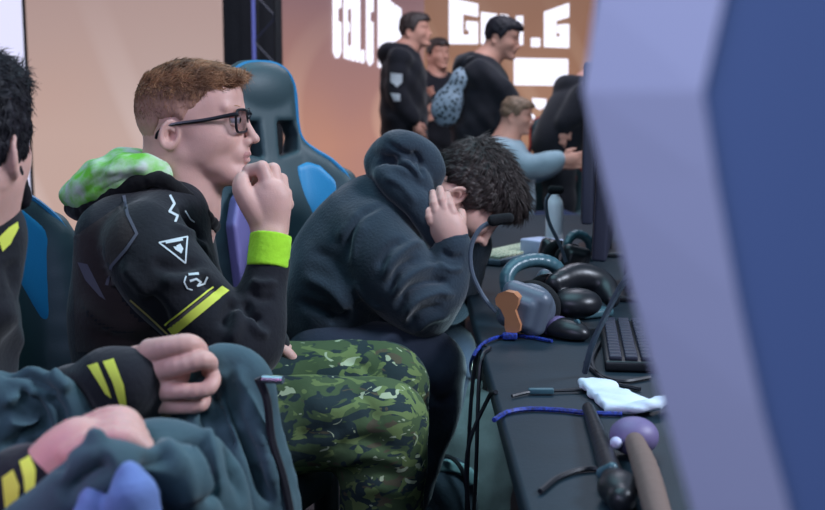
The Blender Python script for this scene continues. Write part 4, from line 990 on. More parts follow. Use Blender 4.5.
# cables
cable('cable', [D(480, 380, -.25)+[-.02, 0, 0], D(477, 362, -.04)+[-.012, 0, 0], D(484, 343, .004)+[-.0, 0, 0], D(505, 336, .005), D(530, 337, .005), D(552, 341, .005)], .0042, 'blue_cable', 'blue braided cable on the desk edge below the copper-plated headset')
o = MB().box(D(510, 336, .01), (.016, .008, .007), rotz(-.1), .003).build('cable_clip', M['blue_cable']); tag(o, 'bright blue sleeve on the braided cable by the headset', 'cable clip')
cable('cable', [D(494, 420, .004), D(508, 412, .005), D(530, 409, .005), D(560, 410, .005), D(590, 413, .005), D(622, 414, .005)], .0042, 'blue_cable', 'blue braided cable crossing the desk near the white cloth')
for k, (label, pts) in enumerate([
    ('thin black cable hanging off the desk edge, leftmost of the three', [D(486, 345, .004), (.132, 2.32, DZ-.03), (.118, 2.30, .55), (.118, 2.32, .34), (.15, 2.34, .2), (.25, 2.36, .1)]),
    ('thin black cable hanging off the desk edge, middle one of the three', [D(490, 348, .004), (.136, 2.22, DZ-.02), (.128, 2.2, .52), (.125, 2.22, .32), (.16, 2.24, .15), (.26, 2.26, .08)]),
    ('thin black cable looping below the desk edge, rightmost of the three', [D(496, 392, .004), (.136, 1.98, DZ-.02), (.10, 2.0, .62), (.11, 2.05, .45), (.13, 2.15, .3), (.2, 2.2, .15)])]):
    cable('cable', pts, .0042, 'black_cable', label)
cable('cable', [D(512, 396, .005), D(530, 392, .006), D(548, 391, .006), D(575, 390, .006), D(590, 389, .008)], .003, 'black_cable', 'thin dark lead ending in a silver plug by the white cloth')
o = MB().box(D(541, 391, .007), (.022, .006, .005), rotz(0), .002).build('plug', M['teal_plastic']); tag(o, 'small silver teal plug lying on the desk left of white cloth', 'plug')
for k, (lab, pts) in enumerate([('dark cable curling across the desk behind the white cloth', [D(585, 365), D(600, 378), D(622, 384), D(650, 380)]), ('dark cable bowed beside the mouse toward the white cloth', [D(600, 345), D(592, 365), D(605, 383), D(640, 392)]),
    ('black cable curving over the near end of the desk', [D(540, 495), D(560, 480), D(590, 472), D(625, 478)]), ('thick grey cable rising past the mouse toward the grey panel', [D(585, 372, .01), at(592, 345, 2.0), at(606, 315, 1.9), at(622, 285, 1.85), at(640, 262, 1.8)])]):
    pts = [np.array(p)+([0, 0, .005] if k < 3 else [0, 0, 0]) for p in pts]; cable('cable', pts, .006 if k == 3 else .004, 'black_cable' if k < 3 else 'grey_plastic', lab)
# white cloth
def clothm():
    S = SDF(); O = D(612, 402, .010); pl = [D(x, y)-O for x, y in [(577, 389), (592, 387), (612, 388), (622, 395), (634, 404), (652, 408), (650, 415), (625, 415), (604, 413), (594, 403)]]
    S.poly([(p[0], p[1]) for p in pl], 0, 0, O, .0075, .006, (1, 0, 0), (0, 1, 0), (0, 0, 1), .004, 'u', lambda u, v: .0025*np.sin(40*u+25*v)+.002*np.sin(60*v-30*u+1))
    S.tube([(D(636, 409, .012), .010), (D(652, 405, .018), .009), (D(668, 398, .02), .007)], k=.01, flat=((0, 0, 1), .6))
    return S.build(.003, warp=wob(.002, 120, 6))
v, f = clothm(); o = mk('cloth', v, f, M['white_cloth']); tag(o, 'crumpled white cleaning cloth on the desk', 'cloth')
# near headset lying on the desk (mauve and brown)
def near_headset():
    c = D(622, 470, .0); root = empty('headset', (c[0], c[1], DZ)); tag(root, 'blurred mauve and brown headset lying on the near end of the desk', 'headset')
    Y = c[1]; Pp = lambda x, y, dy=0: at(x, y, Y+dy)
    S = SDF(); S.ell(D(634, 436, .03), (.036, .034, .028), None, .01); v, f = S.build(.004, smooth=1); mk('ear_cup', v, f, M['mauve_plastic'], root)
    S = SDF(); S.tube([(D(634, 440, .03), .014), (D(644, 465, .034), .017), (D(652, 492, .034), .017), (D(662, 530, .03), .016)], k=.0015); v, f = S.build(.004); mk('headband', v, f, M['brown_fabric'], root)
    S = SDF(); S.tube([(D(588, 408, .012), .010), (D(599, 438, .014), .013), (D(610, 470, .016), .016), (D(622, 500, .018), .018)], k=.0015); S.ell(D(619, 488, .02), (.028, .034, .022), None, .01); v, f = S.build(.004); mk('ear_cup', v, f, M['black_plastic'], root)
    S = SDF(); S.sph(D(616, 443, .03), .009); v, f = S.build(.002); mk('button', v, f, M['lav_shell'], root)
    S = SDF(); S.cap(D(602, 473, .02), D(612, 468, .03), .008, .008); v, f = S.build(.002); mk('connector', v, f, M['teal_plastic'], root)
near_headset()
# keyboard, packet, bottle farther up the desk
def keyboard(c, rz, label, m1='grey_plastic', m2='bone'):
    root = empty('keyboard', (c[0], c[1], DZ)); tag(root, label, 'keyboard'); R = rotz(rz)
    MB().box(np.array([c[0], c[1], DZ+.012]), (.20, .065, .010), R, .005).build('case', M[m1], root)
    for j in range(4):
        q = MB()
        for i in range(14): q.box(np.array([c[0], c[1], DZ+.026])+R@np.array([-.18+i*.0277, -.045+j*.03, 0]), (.011, .012, .005), R, .003)
        kx = q.build('key_row', M[m2], root); kx['kind'] = 'stuff'
M['bone'] = pmat('bone_keys', srgb(196, 196, 168), rough=.5)
keyboard((.33, 3.62), math.radians(55), 'pale keyboard on the desk behind the hunched man')
c = D(634, 350); keyboard((c[0], c[1]), math.radians(82), 'black keyboard on the desk between the mouse and the grey blurred panel', 'black_plastic', 'mon_side')
o = MB().box(D(543, 250, .035), (.045, .06, .035), rotz(.7), .006).build('packet', M['lav_shell']); tag(o, 'pale lavender packet on the desk behind the headsets', 'packet')
c = onz(554, 243, DZ); root = empty('bottle', (c[0], c[1], DZ)); tag(root, 'white water bottle standing on the desk behind the thin microphone', 'bottle')
MB().lathe((c[0], c[1], DZ), [(.028, 0), (.031, .004), (.031, .13), (.027, .15), (.014, .17), (.014, .18)]).build('body', M['white_plastic'], root)
MB().lathe((c[0], c[1], DZ+.18), [(.016, 0), (.016, .018), (.014, .02)]).build('cap', M['black_plastic'], root)
# monitors seen edge on
def monitor(c, w, h, rz, tilt, label, stand=True):
    root = empty('monitor', (c[0], c[1], DZ)); tag(root, label, 'monitor'); R = rotz(rz)@roty(tilt)
    z0 = DZ+.12+h/2; cc = np.array([c[0], c[1], z0])
    MB().box(cc, (.018, w/2, h/2), R, .008).build('housing', M['mon_side'], root)
    MB().box(cc-R@np.array([.0185, 0, 0]), (.001, w/2-.012, h/2-.012), R).build('screen', M['screen_dark'], root)
    MB().box(cc+R@np.array([.03, 0, 0]), (.02, w/4, h/4), R, .01).build('back_bulge', M['mon_side'], root)
    MB().box(cc+R@np.array([.06, 0, 0])-[0, 0, h/4], (.014, .03, h/4+.12), rotz(rz), .006).build('stand', M['black_plastic'], root)
    MB().box((c[0]+.05, c[1], DZ+.008), (.09, .13, .008), rotz(rz), .006).build('base', M['black_plastic'], root)
M['screen_dark'] = pmat('screen_dark', srgb(12, 14, 24), rough=.15)
c = at(586, 255, 2.95); monitor((c[0]+.055, 2.95), .50, .56, math.radians(-12), math.radians(2), 'dark monitor seen edge on, nearer of the two by the grey panel')
c = at(574, 255, 3.75); monitor((c[0]+.05, 3.75), .50, .50, math.radians(-11), 0, 'dark monitor seen edge on, farther one behind the thin microphone')
# foreground: large pale monitor shell close to the lens
def shell():
    root = empty('monitor', (.34, .60, DZ)); tag(root, 'large blurred lavender monitor back filling the right side close up', 'monitor')
    Yo, Yi = .50, .45
    outer = [(612, -90), (597, 0), (584, 92), (604, 180), (634, 300), (664, 410), (692, 510), (735, 660)]
    inner = [(745, -90), (724, 0), (703, 92), (716, 180), (738, 300), (762, 410), (790, 512), (832, 660)]
    right = 1290
    O = [at(x, y, Yo) for x, y in outer]; I = [at(x, y, Yi) for x, y in inner]; Bk = [p+np.array([.010, .07, 0]) for p in O]
    n = len(O); q = MB(); V = O+I; q.add(V, [(i, i+1, n+i+1, n+i) for i in range(n-1)])
    q.add(O+Bk, [(i, i+1, n+i+1, n+i) for i in range(n-1)])
    tr, br = at(right, -90, Yo), at(right, 660, Yo); q.add([Bk[0], tr+[0, .07, 0], br+[0, .07, 0], Bk[-1]]+Bk[1:-1][::-1], [tuple(range(n+2))])
    q.add([O[0], I[0], at(right, -90, Yi), tr, tr+[0, .07, 0], Bk[0]], [(0, 1, 2, 3, 4, 5)]); q.add([O[-1], I[-1], at(right, 660, Yi), br, br+[0, .07, 0], Bk[-1]], [(0, 1, 2, 3, 4, 5)])
    q.build('rim', M['lav_shell'], root, smooth=False)
    a, b = at(right, -90, Yi), at(right, 660, Yi); q = MB(); P = [p+np.array([0, .002, 0]) for p in I]+[b, a]; q.prism(P, (0, 1, 0), 0, .03); q.build('back_area', M['blue_shell'], root, smooth=False)
    q = MB(); q.box((.34, .545, .90), (.045, .02, .16), None, .01); q.build('stand', M['grey_plastic'], root); q = MB(); q.box((.34, .58, DZ+.01), (.12, .09, .01), None, .006); q.build('base', M['grey_plastic'], root)
    return root
shell()
o = droot
# bags below the desk
def bag_pale():
    S = SDF(); Y = 3.35; r = lambda q: RR(q, Y)
    S.tube([(P3(462, 520, Y), r(40)), (P3(465, 470, Y), r(38)), (P3(474, 430, Y), r(30)), (P3(476, 412, Y), r(20))], k=.03, flat=((0, 1, 0), .7)); S.cap(P3(490, 412, Y), P3(492, 480, Y), r(14), r(22), .02); S.cap(P3(452, 422, Y), P3(446, 480, Y), r(14), r(26), .02)
    S.tube([(P3(474, 400, Y), r(8)), (P3(470, 390, Y), r(8)), (P3(478, 384, Y), r(6))], k=.01)
    return S.build(.006, warp=wob(.008, 30, 81), smooth=1)
v, f = bag_pale(); o = mk('backpack', v, f, M['bag_grey'], loc=(at(465, 470, 3.35)[0], 3.35, 0)); tag(o, 'pale grey green backpack on the floor under the desk', 'bag')
v, f = SDF().tube([(P3(440, 560, 2.98), .07), (P3(443, 510, 2.98), .085), (P3(444, 482, 2.98), .072)], k=.03, flat=((0, 1, 0), .8)).build(.006, warp=wob(.005, 30, 82), smooth=1)
BG = mk('drawstring_bag', v, f, M['bag_dark']); tag(BG, 'dark drawstring bag with teal ruffled rim beside the knees of the hunched man', 'bag')
S = SDF(); 
for i in range(22):
    t = i/21; a = math.radians(175-170*t); p = P3(444+27*math.cos(a), 478-15*math.sin(a)+6, 2.98-.05); p2 = P3(444+31*math.cos(a), 474-19*math.sin(a)+8, 2.98-.045); S.cap(p, p2, .0075, .010, .004)
v, f = S.build(.003); mk('ruffle', v, f, M['bag_ruffle'], BG)
MB().tube([P3(430, 470, 2.92), P3(436, 458, 2.92), P3(450, 457, 2.92), P3(462, 470, 2.9), P3(468, 495, 2.9)], .006, 6).build('drawstring', M['black_cable'], BG)
# ================================================================== stage setting
def struct(o): o['kind'] = 'structure'; return o
struct(MB().box((0, 4.5, -.05), (7, 8, .05)).build('floor', M['floor'], smooth=False))
M['dark_wall'] = pmat('dark_wall', srgb(20, 20, 28), rough=.8)
struct(MB().box((0, 12.3, 2.2), (7, .1, 2.2)).build('wall_back', M['dark_wall'], smooth=False))
struct(MB().box((-5, 4.5, 2.2), (.1, 8, 2.2)).build('wall_left', M['dark_wall'], smooth=False))
struct(MB().box((5, 4.5, 2.2), (.1, 8, 2.2)).build('wall_right', M['dark_wall'], smooth=False))
struct(MB().box((0, -3.5, 2.2), (5, .1, 2.2)).build('wall_front', M['dark_wall'], smooth=False))
def led_mat(name, c1, c2, c3, strength, rot=0, sc=.6, bands=.5, circ=None, grad=(0, 1, (0, 0, 0, 1))):
    m, nt, b = new_mat(name); b.inputs['Base Color'].default_value = (.02, .02, .02, 1); b.inputs['Roughness'].default_value = .5
    tc = nt.nodes.new('ShaderNodeTexCoord'); mp = nt.nodes.new('ShaderNodeMapping'); mp.inputs['Rotation'].default_value = (0, rot, 0)
    nt.links.new(tc.outputs['Object'], mp.inputs['Vector'])
    n = nt.nodes.new('ShaderNodeTexNoise'); n.inputs['Scale'].default_value = sc; n.inputs['Detail'].default_value = 1.5; nt.links.new(mp.outputs[0], n.inputs['Vector'])
    r = nt.nodes.new('ShaderNodeValToRGB'); e = r.color_ramp.elements; e[0].position = .3; e[0].color = c1; e[1].position = .7; e[1].color = c2
    nt.links.new(n.outputs['Fac'], r.inputs['Fac'])
    wv = nt.nodes.new('ShaderNodeTexWave'); wv.wave_type = 'RINGS' if circ else 'BANDS'; wv.bands_direction = 'X'; 
    if circ: wv.rings_direction = 'Y'
    wv.inputs['Scale'].default_value = bands; wv.inputs['Distortion'].default_value = 1.2; wv.inputs['Detail'].default_value = 1
    mp2 = nt.nodes.new('ShaderNodeMapping'); mp2.inputs['Rotation'].default_value = (0, rot, 0); mp2.inputs['Location'].default_value = circ or (0, 0, 0)
    nt.links.new(tc.outputs['Object'], mp2.inputs['Vector']); nt.links.new(mp2.outputs[0], wv.inputs['Vector'])
    r2 = nt.nodes.new('ShaderNodeValToRGB'); r2.color_ramp.elements[0].position = .82; r2.color_ramp.elements[1].position = .97; nt.links.new(wv.outputs['Fac'], r2.inputs['Fac'])
    mu = nt.nodes.new('ShaderNodeMath'); mu.operation = 'MULTIPLY'; mu.inputs[1].default_value = .45; nt.links.new(r2.outputs['Color'], mu.inputs[0])
    mx = nt.nodes.new('ShaderNodeMix'); mx.data_type = 'RGBA'; mx.inputs[7].default_value = c3; nt.links.new(r.outputs['Color'], mx.inputs[6]); nt.links.new(mu.outputs[0], mx.inputs['Factor'])
    sx = nt.nodes.new('ShaderNodeSeparateXYZ'); nt.links.new(tc.outputs['Object'], sx.inputs[0])
    mr = nt.nodes.new('ShaderNodeMapRange'); mr.inputs['From Min'].default_value = grad[0]; mr.inputs['From Max'].default_value = grad[1]; nt.links.new(sx.outputs['Z'], mr.inputs['Value'])
    mg = nt.nodes.new('ShaderNodeMix'); mg.data_type = 'RGBA'; mg.inputs[7].default_value = grad[2]; nt.links.new(mx.outputs[2], mg.inputs[6]); nt.links.new(mr.outputs[0], mg.inputs['Factor'])
    nt.links.new(mg.outputs[2], b.inputs['Emission Color']); b.inputs['Emission Strength'].default_value = strength; return m
def panel(name, a, b, z0, z1, mat, label, th=.08, frame=True):
    """upright LED panel between ground points a and b"""
    a = np.array([a[0], a[1], 0.]); b = np.array([b[0], b[1], 0.]); d = nrm(b-a); n = np.array([d[1], -d[0], 0])
    R = np.stack([d, -n, [0, 0, 1]], 1); L = np.linalg.norm(b-a); c = (a+b)/2
    root = empty(name, (c[0]-n[0]*th, c[1]-n[1]*th, 0)); root.rotation_euler = (0, 0, 0); tag(root, label, 'LED screen')
    MB().box(c-n*th*.5+[0, 0, (z0+z1)/2], (L/2, th/2, (z1-z0)/2), R).build('frame', M['desk_side'], root, smooth=False)
    o = MB().box(c+n*.004+[0, 0, (z0+z1)/2], (L/2-.01, .003, (z1-z0)/2-.01), R).build('screen', mat, root, smooth=False)
    return root, (a, d, n)
E1 = led_mat('led_beige', srgb(208, 168, 152), srgb(198, 178, 174), srgb(224, 202, 198), .88, rot=.35, sc=.5, bands=.35, grad=(1.0, 2.1, srgb(178, 150, 146)))
E2 = led_mat('led_orange', srgb(206, 148, 124), srgb(178, 132, 132), srgb(236, 190, 166), .84, rot=-.3, sc=.7, bands=.5, circ=(-.2, 0, -1.2), grad=(.9, 2.0, srgb(140, 106, 112)))
E3 = led_mat('led_brown', srgb(164, 112, 80), srgb(184, 138, 112), srgb(206, 166, 140), .85, rot=.5, sc=1.0, bands=.6, grad=(.9, 2.3, srgb(140, 98, 74)))
E0 = led_mat('led_white', srgb(214, 214, 250), srgb(246, 246, 255), srgb(255, 255, 255), 1.05, sc=.4, grad=(-5, -4.9, srgb(226, 226, 255)))
X = lambda px, Y: (px-412.5)*Y/FPX/CT*1.0
g = lambda px, Y: (at(px, 95, Y)[0], Y)
panel('led_panel', g(-330, 7.6), g(27.5, 7.6), 0, 3.2, E0, 'white lit screen at the far left edge behind the dark-haired head')
panel('led_panel', g(28.5, 7.6), g(226, 7.6), 0, 3.2, E1, 'pinkish beige lit screen behind the ginger-haired man')
r2, fr2 = panel('led_panel', g(277, 7.7), g(424, 9.6), 0, 3.2, E2, 'orange lit screen angled behind the blue and black chair, with tall white letters')
r3, fr3 = panel('led_panel', g(420, 10.0), g(598, 10.0), 0, 3.2, E3, 'brown orange lit screen at the back with large white logo letters')
# letters
M['letter'] = pmat('lit_letter', (.8, .8, .8, 1), emit=srgb(240, 240, 255), estr=1.05)
def onpanel(fr, px, py):
    a, d, n = fr; o = np.array([0, 0, CAMZ]); D_ = at(px, py, 1.0)-o; t = ((a+n*.012-o)@n)/(D_@n); return o+D_*t
def letter(fr, root, poly, name='letter'):
    q = MB(); q.prism([onpanel(fr, x, y) for x, y in poly], fr[2], 0, .01); q.build(name, M['letter'], root, smooth=False)
def letter2(poly, name='letter'):
    xs = [p[0] for p in poly]; c = (min(xs)+max(xs))/2; letter(fr2, r2, [(c+(x-c)*.82, y) for x, y in poly], name)
# far logo (G E N . G): heights shrink towards the middle
letter(fr3, r3, [(449, -2), (478, 4), (478, 17), (463, 14), (463, 35), (469, 35), (469, 30), (466, 30), (466, 21), (478, 22), (478, 44), (449, 44)])
letter(fr3, r3, [(481, 12), (497, 14), (497, 21), (489, 20), (489, 25), (496, 26), (496, 32), (489, 31), (489, 37), (497, 38), (497, 45), (481, 44)])
letter(fr3, r3, [(500, 14), (508, 15), (516, 30), (516, 16), (523, 16), (523, 45), (515, 45), (507, 31), (507, 45), (500, 45)])
letter(fr3, r3, [(525, 15), (534, 15), (534, 46), (525, 46)]) if False else None
letter(fr3, r3, [(531, 38), (540, 38), (540, 47), (531, 47)], 'dot')
letter(fr3, r3, [(544, 12), (569, 3), (569, 17), (556, 21), (556, 37), (560, 37), (560, 33), (557, 33), (557, 25), (569, 24), (569, 48), (544, 47)])
letter(fr3, r3, [(514, 58), (568, 59), (568, 86), (514, 85)], 'white_block')
letter(fr3, r3, [(532, 98), (546, 99), (546, 106), (540, 110), (533, 106)], 'white_block')
# tall squeezed words on the angled screen
letter2( [(332, -20), (341, -20), (341, 8), (337, 8), (337, 44), (338, 44), (338, 22), (341, 22), (341, 52), (338, 58), (335, 58), (332, 52)])
letter2( [(343, -20), (350, -20), (350, 9), (346.5, 9), (346.5, 22), (349, 22), (349, 32), (346.5, 32), (346.5, 46), (350, 46), (350, 60), (343, 58)])
letter2([(350.6, -20), (353.6, -20), (356.6, 22), (356.6, -20), (359.8, -20), (359.8, 62), (356.6, 62), (353.8, 24), (353.8, 61), (350.6, 61)])
letter2( [(360.8, 50), (363.6, 50), (363.6, 63), (360.8, 63)], 'dot')
letter2( [(365.5, -20), (373, -20), (373, 12), (369.3, 12), (369.3, 50), (370.6, 50), (370.6, 32), (369.6, 32), (369.6, 22), (373, 22), (373, 62), (369, 66), (365.5, 60)])
for x0, x1, b in ((378, 381, 68), (382, 385, 69)): letter(fr2, r2, [(x0, -20), (x1, -20), (x1, b), (x0, b-.5)])
letter2( [(386, -14), (389.5, -12), (389.5, 71), (386, 70)]); letter2( [(390.5, 2), (393.5, 4), (393.5, 71), (390.5, 71)]); letter2( [(394.5, 5), (401, 9), (401, 73), (398, 72), (398, 20), (397, 72), (394.5, 71)])
# dark gap with truss
M['truss_blue'] = pmat('lit_strip', srgb(60, 66, 120), rough=.4, emit=srgb(96, 104, 190), estr=.5)
c = at(241, 60, 7.3); struct(MB().box((c[0], 7.75, 1.6), (.1, .02, 1.6)).build('trim_1', M['dark_wall'], smooth=False))
tr = empty('truss', (at(266, 95, 7.2)[0], 7.2, 0)); tag(tr, 'dark upright truss with a blue lit edge between the beige and orange screens', 'truss'); tx = at(266, 95, 7.2)[0]
for dx in (-.07, .07):
    for dy in (0, .14): MB().tube([(tx+dx, 7.2+dy, 0), (tx+dx, 7.2+dy, 3.2)], .012, 8).build('upright', M['truss_blue'] if dx < 0 and dy == 0 else M['desk_side'], tr)
q = MB()
for i in range(10): q.tube([(tx-.07, 7.2, .1+i*.3), (tx+.07, 7.2, .25+i*.3)], .007, 6); q.tube([(tx+.07, 7.2, .25+i*.3), (tx-.07, 7.2, .4+i*.3)], .007, 6)
q.build('lacing', M['mon_side'], tr)
struct(MB().box((at(254, 95, 7.6)[0], 7.62, 1.6), (.19, .02, 1.6)).build('trim_2', M['dark_wall'], smooth=False))
# ================================================================== people by the screens
def bg_person(label, px, Y, ytop, yaw, pitch, hair, jacket, trou, shoulder_px, arms, cats='person', lean=0, hood=True, sit=None, hairmask=None, glasses=False, hs=1.0):
    """standing figure; px,ytop: crown position in the photo"""
    m = .00185*hs; H = Frame(px, ytop, Y, yaw=yaw, pitch=pitch, m=m, ref=(190, 60)); H.c = H.c.copy()
    S = SDF(); face_head(S, H); 
    for s in (-1, 1): ear(S, H, 180, 133, 39, 10, 14, s, -.2)
    sh = at(shoulder_px[0], shoulder_px[1], Y)      # base of neck
    S.tube([(H.pt(178, 150), 29*m), (H.pt(180, 178), 29*m), (sh, .075)], k=.03)
    hip = np.array([sh[0]+lean, Y, .98]) if sit is None else np.array(sit['hip'], float)
    fw = np.array([math.cos(yaw), math.sin(yaw), 0]); lt = np.array([-fw[1], fw[0], 0])
    S.tube([(sh-[0, 0, .08], .09), (sh*.55+hip*.45, .11), (hip, .12)], k=.05, flat=(lt, 1.3))
    feet = []
    for s in (-1, 1):
        h0 = hip+lt*s*.09
        if sit is None: kn = h0+fw*.03-[0, 0, .45]; an = np.array([h0[0], h0[1]+s*.02, .1])
        else: kn = np.array(sit['knee'], float)+lt*s*.12; an = np.array([kn[0], kn[1], .1])
        S.cap(h0, kn, .08, .058, .04); S.cap(kn, an, .055, .038, .03); S.cap(an-[0, 0, .04], an+fw*.13-[0, 0, .065], .035, .022, .02); feet.append((h0, kn, an))
    AR = []
    for i, (el, wr, ft) in enumerate(arms):
        s = -1 if i == 0 else 1; s0 = sh+lt*s*.17-[0, 0, .07]; AR.append((s0, el, wr, ft))
        S.tube([(s0, .05), (el, .042), (wr, .028)], k=.03); d = nrm(np.array(ft)-np.array(wr)); S.cap(wr, np.array(wr)+d*.07, .028, .034, .01, (lt, .6))
        pr = nrm(np.cross(d, lt)+1e-6)
        for j in range(4): b0 = np.array(wr)+d*.07+pr*(j-1.5)*.018; S.tube([(b0, .0095), (b0+d*.045, .0085), (b0+d*.08+lt*(-s)*.02, .007)], k=.004, n=1)
        S.tube([(np.array(wr)+d*.03, .011), (np.array(wr)+d*.05+pr*.045, .0095), (np.array(wr)+d*.09+pr*.05, .008)], k=.006, n=1)
    v, f = S.build(.0085); P_ = mk('person', v, f, M['skin_far']); tag(P_, label, cats)
    hm = hairmask or [(262, 40), (262, 72), (250, 90), (236, 92), (222, 94), (212, 102), (206, 116), (200, 128), (194, 130), (186, 120), (170, 122), (165, 135), (160, 152), (140, 162), (112, 120), (118, 45), (190, 20)]
    hair_generic(H, hm, 5, 'hair', P_, M[hair], M[hair], 0, 0, h=.006, seed=int(px))
    S = SDF(); S.tube([(sh-[0, 0, .045], .085), (sh-[0, 0, .14], .125), (sh*.5+hip*.5, .14), (hip+[0, 0, .0], .15)], k=.05, flat=(lt, 1.35))
    for s0, el, wr, ft in AR:
        S.cap(sh-[0, 0, .07], s0, .075, .075, .04); S.tube([(s0, .075), (el, .062), (np.array(wr), .045)], k=.03)
    if hood: S.tube([(sh+lt*.09-fw*.01+[0, 0, .0], .04), (sh+lt*.05-fw*.08-[0, 0, .01], .055), (sh-fw*.11-[0, 0, .03], .06), (sh-lt*.05-fw*.08-[0, 0, .01], .055), (sh-lt*.09-fw*.01, .04)], k=.03)
    v, f = S.build(.011, warp=wob(.008, 26, int(px)), smooth=1); J_ = mk('hoodie' if hood else 'sweater', v, f, M[jacket], P_)
    S = SDF(); S.cap(hip-[0, 0, .02], hip+[0, 0, .03], .14, .14, .04, (lt, 1.25))
    for h0, kn, an in feet: S.tube([(h0, .105), (kn, .08), (an+[0, 0, .02], .06)], k=.04)
    v, f = S.build(.012, smooth=1); mk('trousers', v, f, M[trou], P_)
    for h0, kn, an in feet: S = SDF(); S.cap((an[0], an[1], .045), (an[0]+fw[0]*.15, an[1]+fw[1]*.15, .035), .047, .04, .01); v, f = S.build(.009); mk('shoe', v, f, M['shoe'], P_)
    return P_, H, (v, f)
a = lambda px, py, Y: at(px, py, Y)
# left standing man
P1, H1, _ = bg_person('standing man in black hoodie with pale sleeve patches, left of the background group', 414, 7.8, 12.5, math.radians(-12), 0, 'hair_dark', 'black_cloth', 'black_cloth', (404, 50),
    [(a(397, 96, 7.62), a(414, 120, 7.6), a(420, 134, 7.6)), (a(412, 95, 7.98), a(424, 100, 7.9), a(428, 110, 7.9))])
jo = [o for o in P1.children if o.name.startswith('hoodie')][0]; mw = np.array([v.co for v in jo.data.vertices])+np.array(ORG[P1.name]); Bp = BVHTree.FromPolygons([Vector(x) for x in mw], [tuple(p.vertices) for p in jo.data.polygons])
decal('sleeve_patch', [[(391, 73), (402, 74), (402, 82), (397, 87), (391, 82)]], Bp, M['white_print'], jo, off=.006, step=2); decal('sleeve_patch', [[(391, 93), (400, 94), (400, 101), (394, 101)]], Bp, M['white_print'], jo, off=.006, step=2)
# man behind, face toward the camera
bg_person('man with dark fringe between the two hooded men, face turned to camera', 438, 8.5, 38, math.radians(-62), 0, 'hair_dark', 'black_cloth', 'black_cloth', (437, 78),
    [(a(424, 112, 8.4), a(426, 100, 8.2), a(430, 92, 8.1)), (a(452, 110, 8.6), a(446, 125, 8.5), a(446, 140, 8.5))])
# man seen from behind with bag
P3_, H3, _ = bg_person('man in black hoodie looking down, patterned bag on his back, before white logo', 507, 6.5, 17, math.radians(-14), math.radians(16), 'hair_black', 'black_cloth', 'black_cloth', (483, 62),
    [(a(508, 100, 6.36), a(505, 138, 6.3), a(506, 152, 6.3)), (a(455, 100, 6.65), a(460, 135, 6.6), a(462, 150, 6.6))], lean=-.02, hs=.98)
S = SDF(); S.tube([(a(461, 69, 6.3), .018), (a(456, 88, 6.28), .045), (a(448, 106, 6.27), .072), (a(446, 113, 6.27), .07)], k=.015, flat=((0, 1, 0), .6)); v, f = S.build(.008, warp=wob(.006, 30, 9), smooth=1)
o = mk('drawstring_bag', v, f, M['bag_pattern']); tag(o, 'grey and white scale-patterned drawstring bag on the back of the black-hooded man', 'bag')
MB().tube([a(459, 72, 6.3), a(466, 60, 6.3), a(474, 56, 6.33)], .006, 6).build('cord', M['black_cable'], o)
# seated man reaching to the right
Y4 = 6.0; hp = a(508, 205, Y4)
bg_person('seated man in pale blue sweater reaching right, before a red and black chair', 519, Y4, 97, math.radians(-8), math.radians(10), 'hair_blond', 'pale_shirt', 'jeans', (505, 142),
    [(a(528, 168, Y4-.2), a(558, 160, Y4-.22), a(572, 159, Y4-.22)), (a(530, 170, Y4+.2), a(556, 164, Y4+.15), a(570, 163, Y4+.15))], hood=False, sit={'hip': (hp[0]-.02, Y4, .52), 'knee': (hp[0]+.36, Y4, .54)}, hs=.82)
gaming_chair((a(545, 150, 6.5)[0], 6.5, 0), math.radians(-100), math.radians(6), 'black gaming chair with red side panels behind the seated man in pale sweater', -.22, cols=('black_leather', 'red_leather', 'red_leather'), parts=False)
# bent figure at the right
hp = a(560, 172, 6.6)
bg_person('black-clothed person bending forward at the right, head hidden behind blurred monitor', 612, 6.6, 70, math.radians(-10), math.radians(50), 'hair_black', 'black_cloth', 'black_cloth', (586, 84),
    [(a(575, 110, 6.42), a(564, 122, 6.4), a(562, 133, 6.4)), (a(598, 120, 6.8), a(600, 140, 6.8), a(602, 152, 6.8))], lean=-.16)

o = SDF().sph(a(530, 118, 6.9), .03).build(.006); o = mk('lamp', o[0], o[1], M['letter']); tag(o, 'small round bright white lamp beside the face of the seated man in pale sweater', 'lamp')
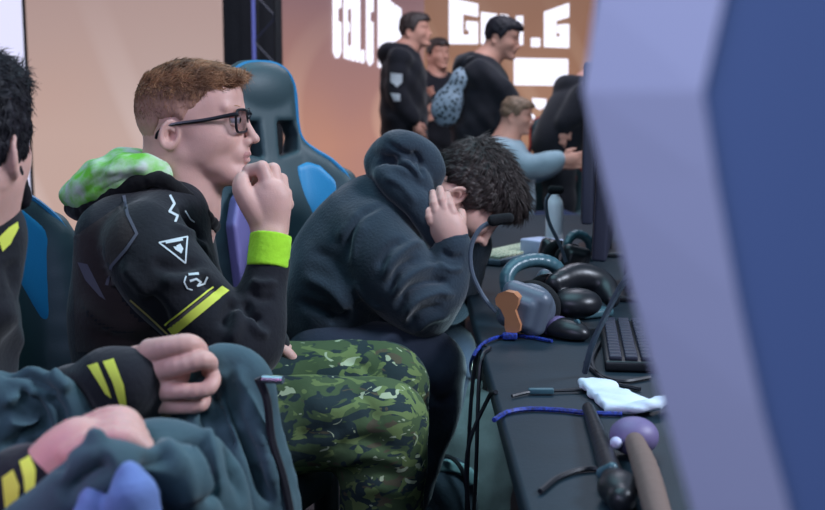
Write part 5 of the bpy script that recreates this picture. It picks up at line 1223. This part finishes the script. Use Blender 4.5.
# ================================================================== light and camera
w = bpy.data.worlds.new('world'); bpy.context.scene.world = w; w.use_nodes = True
w.node_tree.nodes['Background'].inputs[0].default_value = (.30, .42, .62, 1); w.node_tree.nodes['Background'].inputs[1].default_value = WORLD if 'WORLD' in globals() else .28
def area(name, loc, tgt, size, e, col):
    l = bpy.data.lights.new(name, 'AREA'); l.energy = e; l.color = col; l.shape = 'RECTANGLE'; l.size = size[0]; l.size_y = size[1]
    o = bpy.data.objects.new(name, l); C.objects.link(o); o.location = loc; o.rotation_euler = (Vector(tgt)-Vector(loc)).to_track_quat('-Z', 'Y').to_euler(); return o
area('stage_light', (2.3, 1.3, 2.7), (-.3, 2.2, .95), (.7, .7), 105, (.76, .84, 1))
area('overhead_light', (-.5, 2.6, 4.0), (-.2, 2.4, .5), (2.5, 2.5), 62, (.45, .85, 1))
area('side_light', (-1.7, -.1, 2.5), (-.4, 2.3, .8), (1, 1), 24, (.66, .64, 1))
area('shell_fill', (-.5, -.5, 1.9), (.3, .5, 1.15), (.5, .5), 8.5, (.62, .74, 1))  # unseen fill added to brighten the pale shell close to the lens
area('back_light', (1.0, 6.0, 4.0), (0, 7.3, .8), (2, 2), 110, (.85, .85, 1))
l = bpy.data.lights.new('under_desk_fill', 'POINT'); l.energy = 2.2; l.color = (.6, .9, 1); l.shadow_soft_size = .05  # added fill without a visible source, brightens the bags under the desk
o = bpy.data.objects.new('under_desk_fill', l); C.objects.link(o); o.location = (.24, 2.85, .55)
l = bpy.data.lights.new('pink_spot', 'SPOT'); l.energy = 8; l.color = (1, .25, .75); l.spot_size = .28; l.spot_blend = .8; l.shadow_soft_size = .05
o = bpy.data.objects.new('pink_spot', l); C.objects.link(o); o.location = (-1.0, .5, 1.2); o.rotation_euler = (Vector(at(90, 440, 1.14))-Vector(o.location)).to_track_quat('-Z', 'Y').to_euler()
cam = bpy.data.cameras.new('camera'); co = bpy.data.objects.new('camera', cam); C.objects.link(co); bpy.context.scene.camera = co
cam.sensor_width = 36; cam.lens = 36*FPX/825; co.location = (0, 0, CAMZ); co.rotation_euler = (PI/2-TH, 0, 0)
cam.clip_start = .02
cam.dof.use_dof = True; cam.dof.focus_distance = 2.2; cam.dof.aperture_fstop = cam.lens/10.0
sc = bpy.context.scene
sc.view_settings.view_transform = 'Standard'; sc.view_settings.look = 'None'; sc.view_settings.exposure = 0; sc.view_settings.gamma = 1; sc.view_settings.use_curve_mapping = False
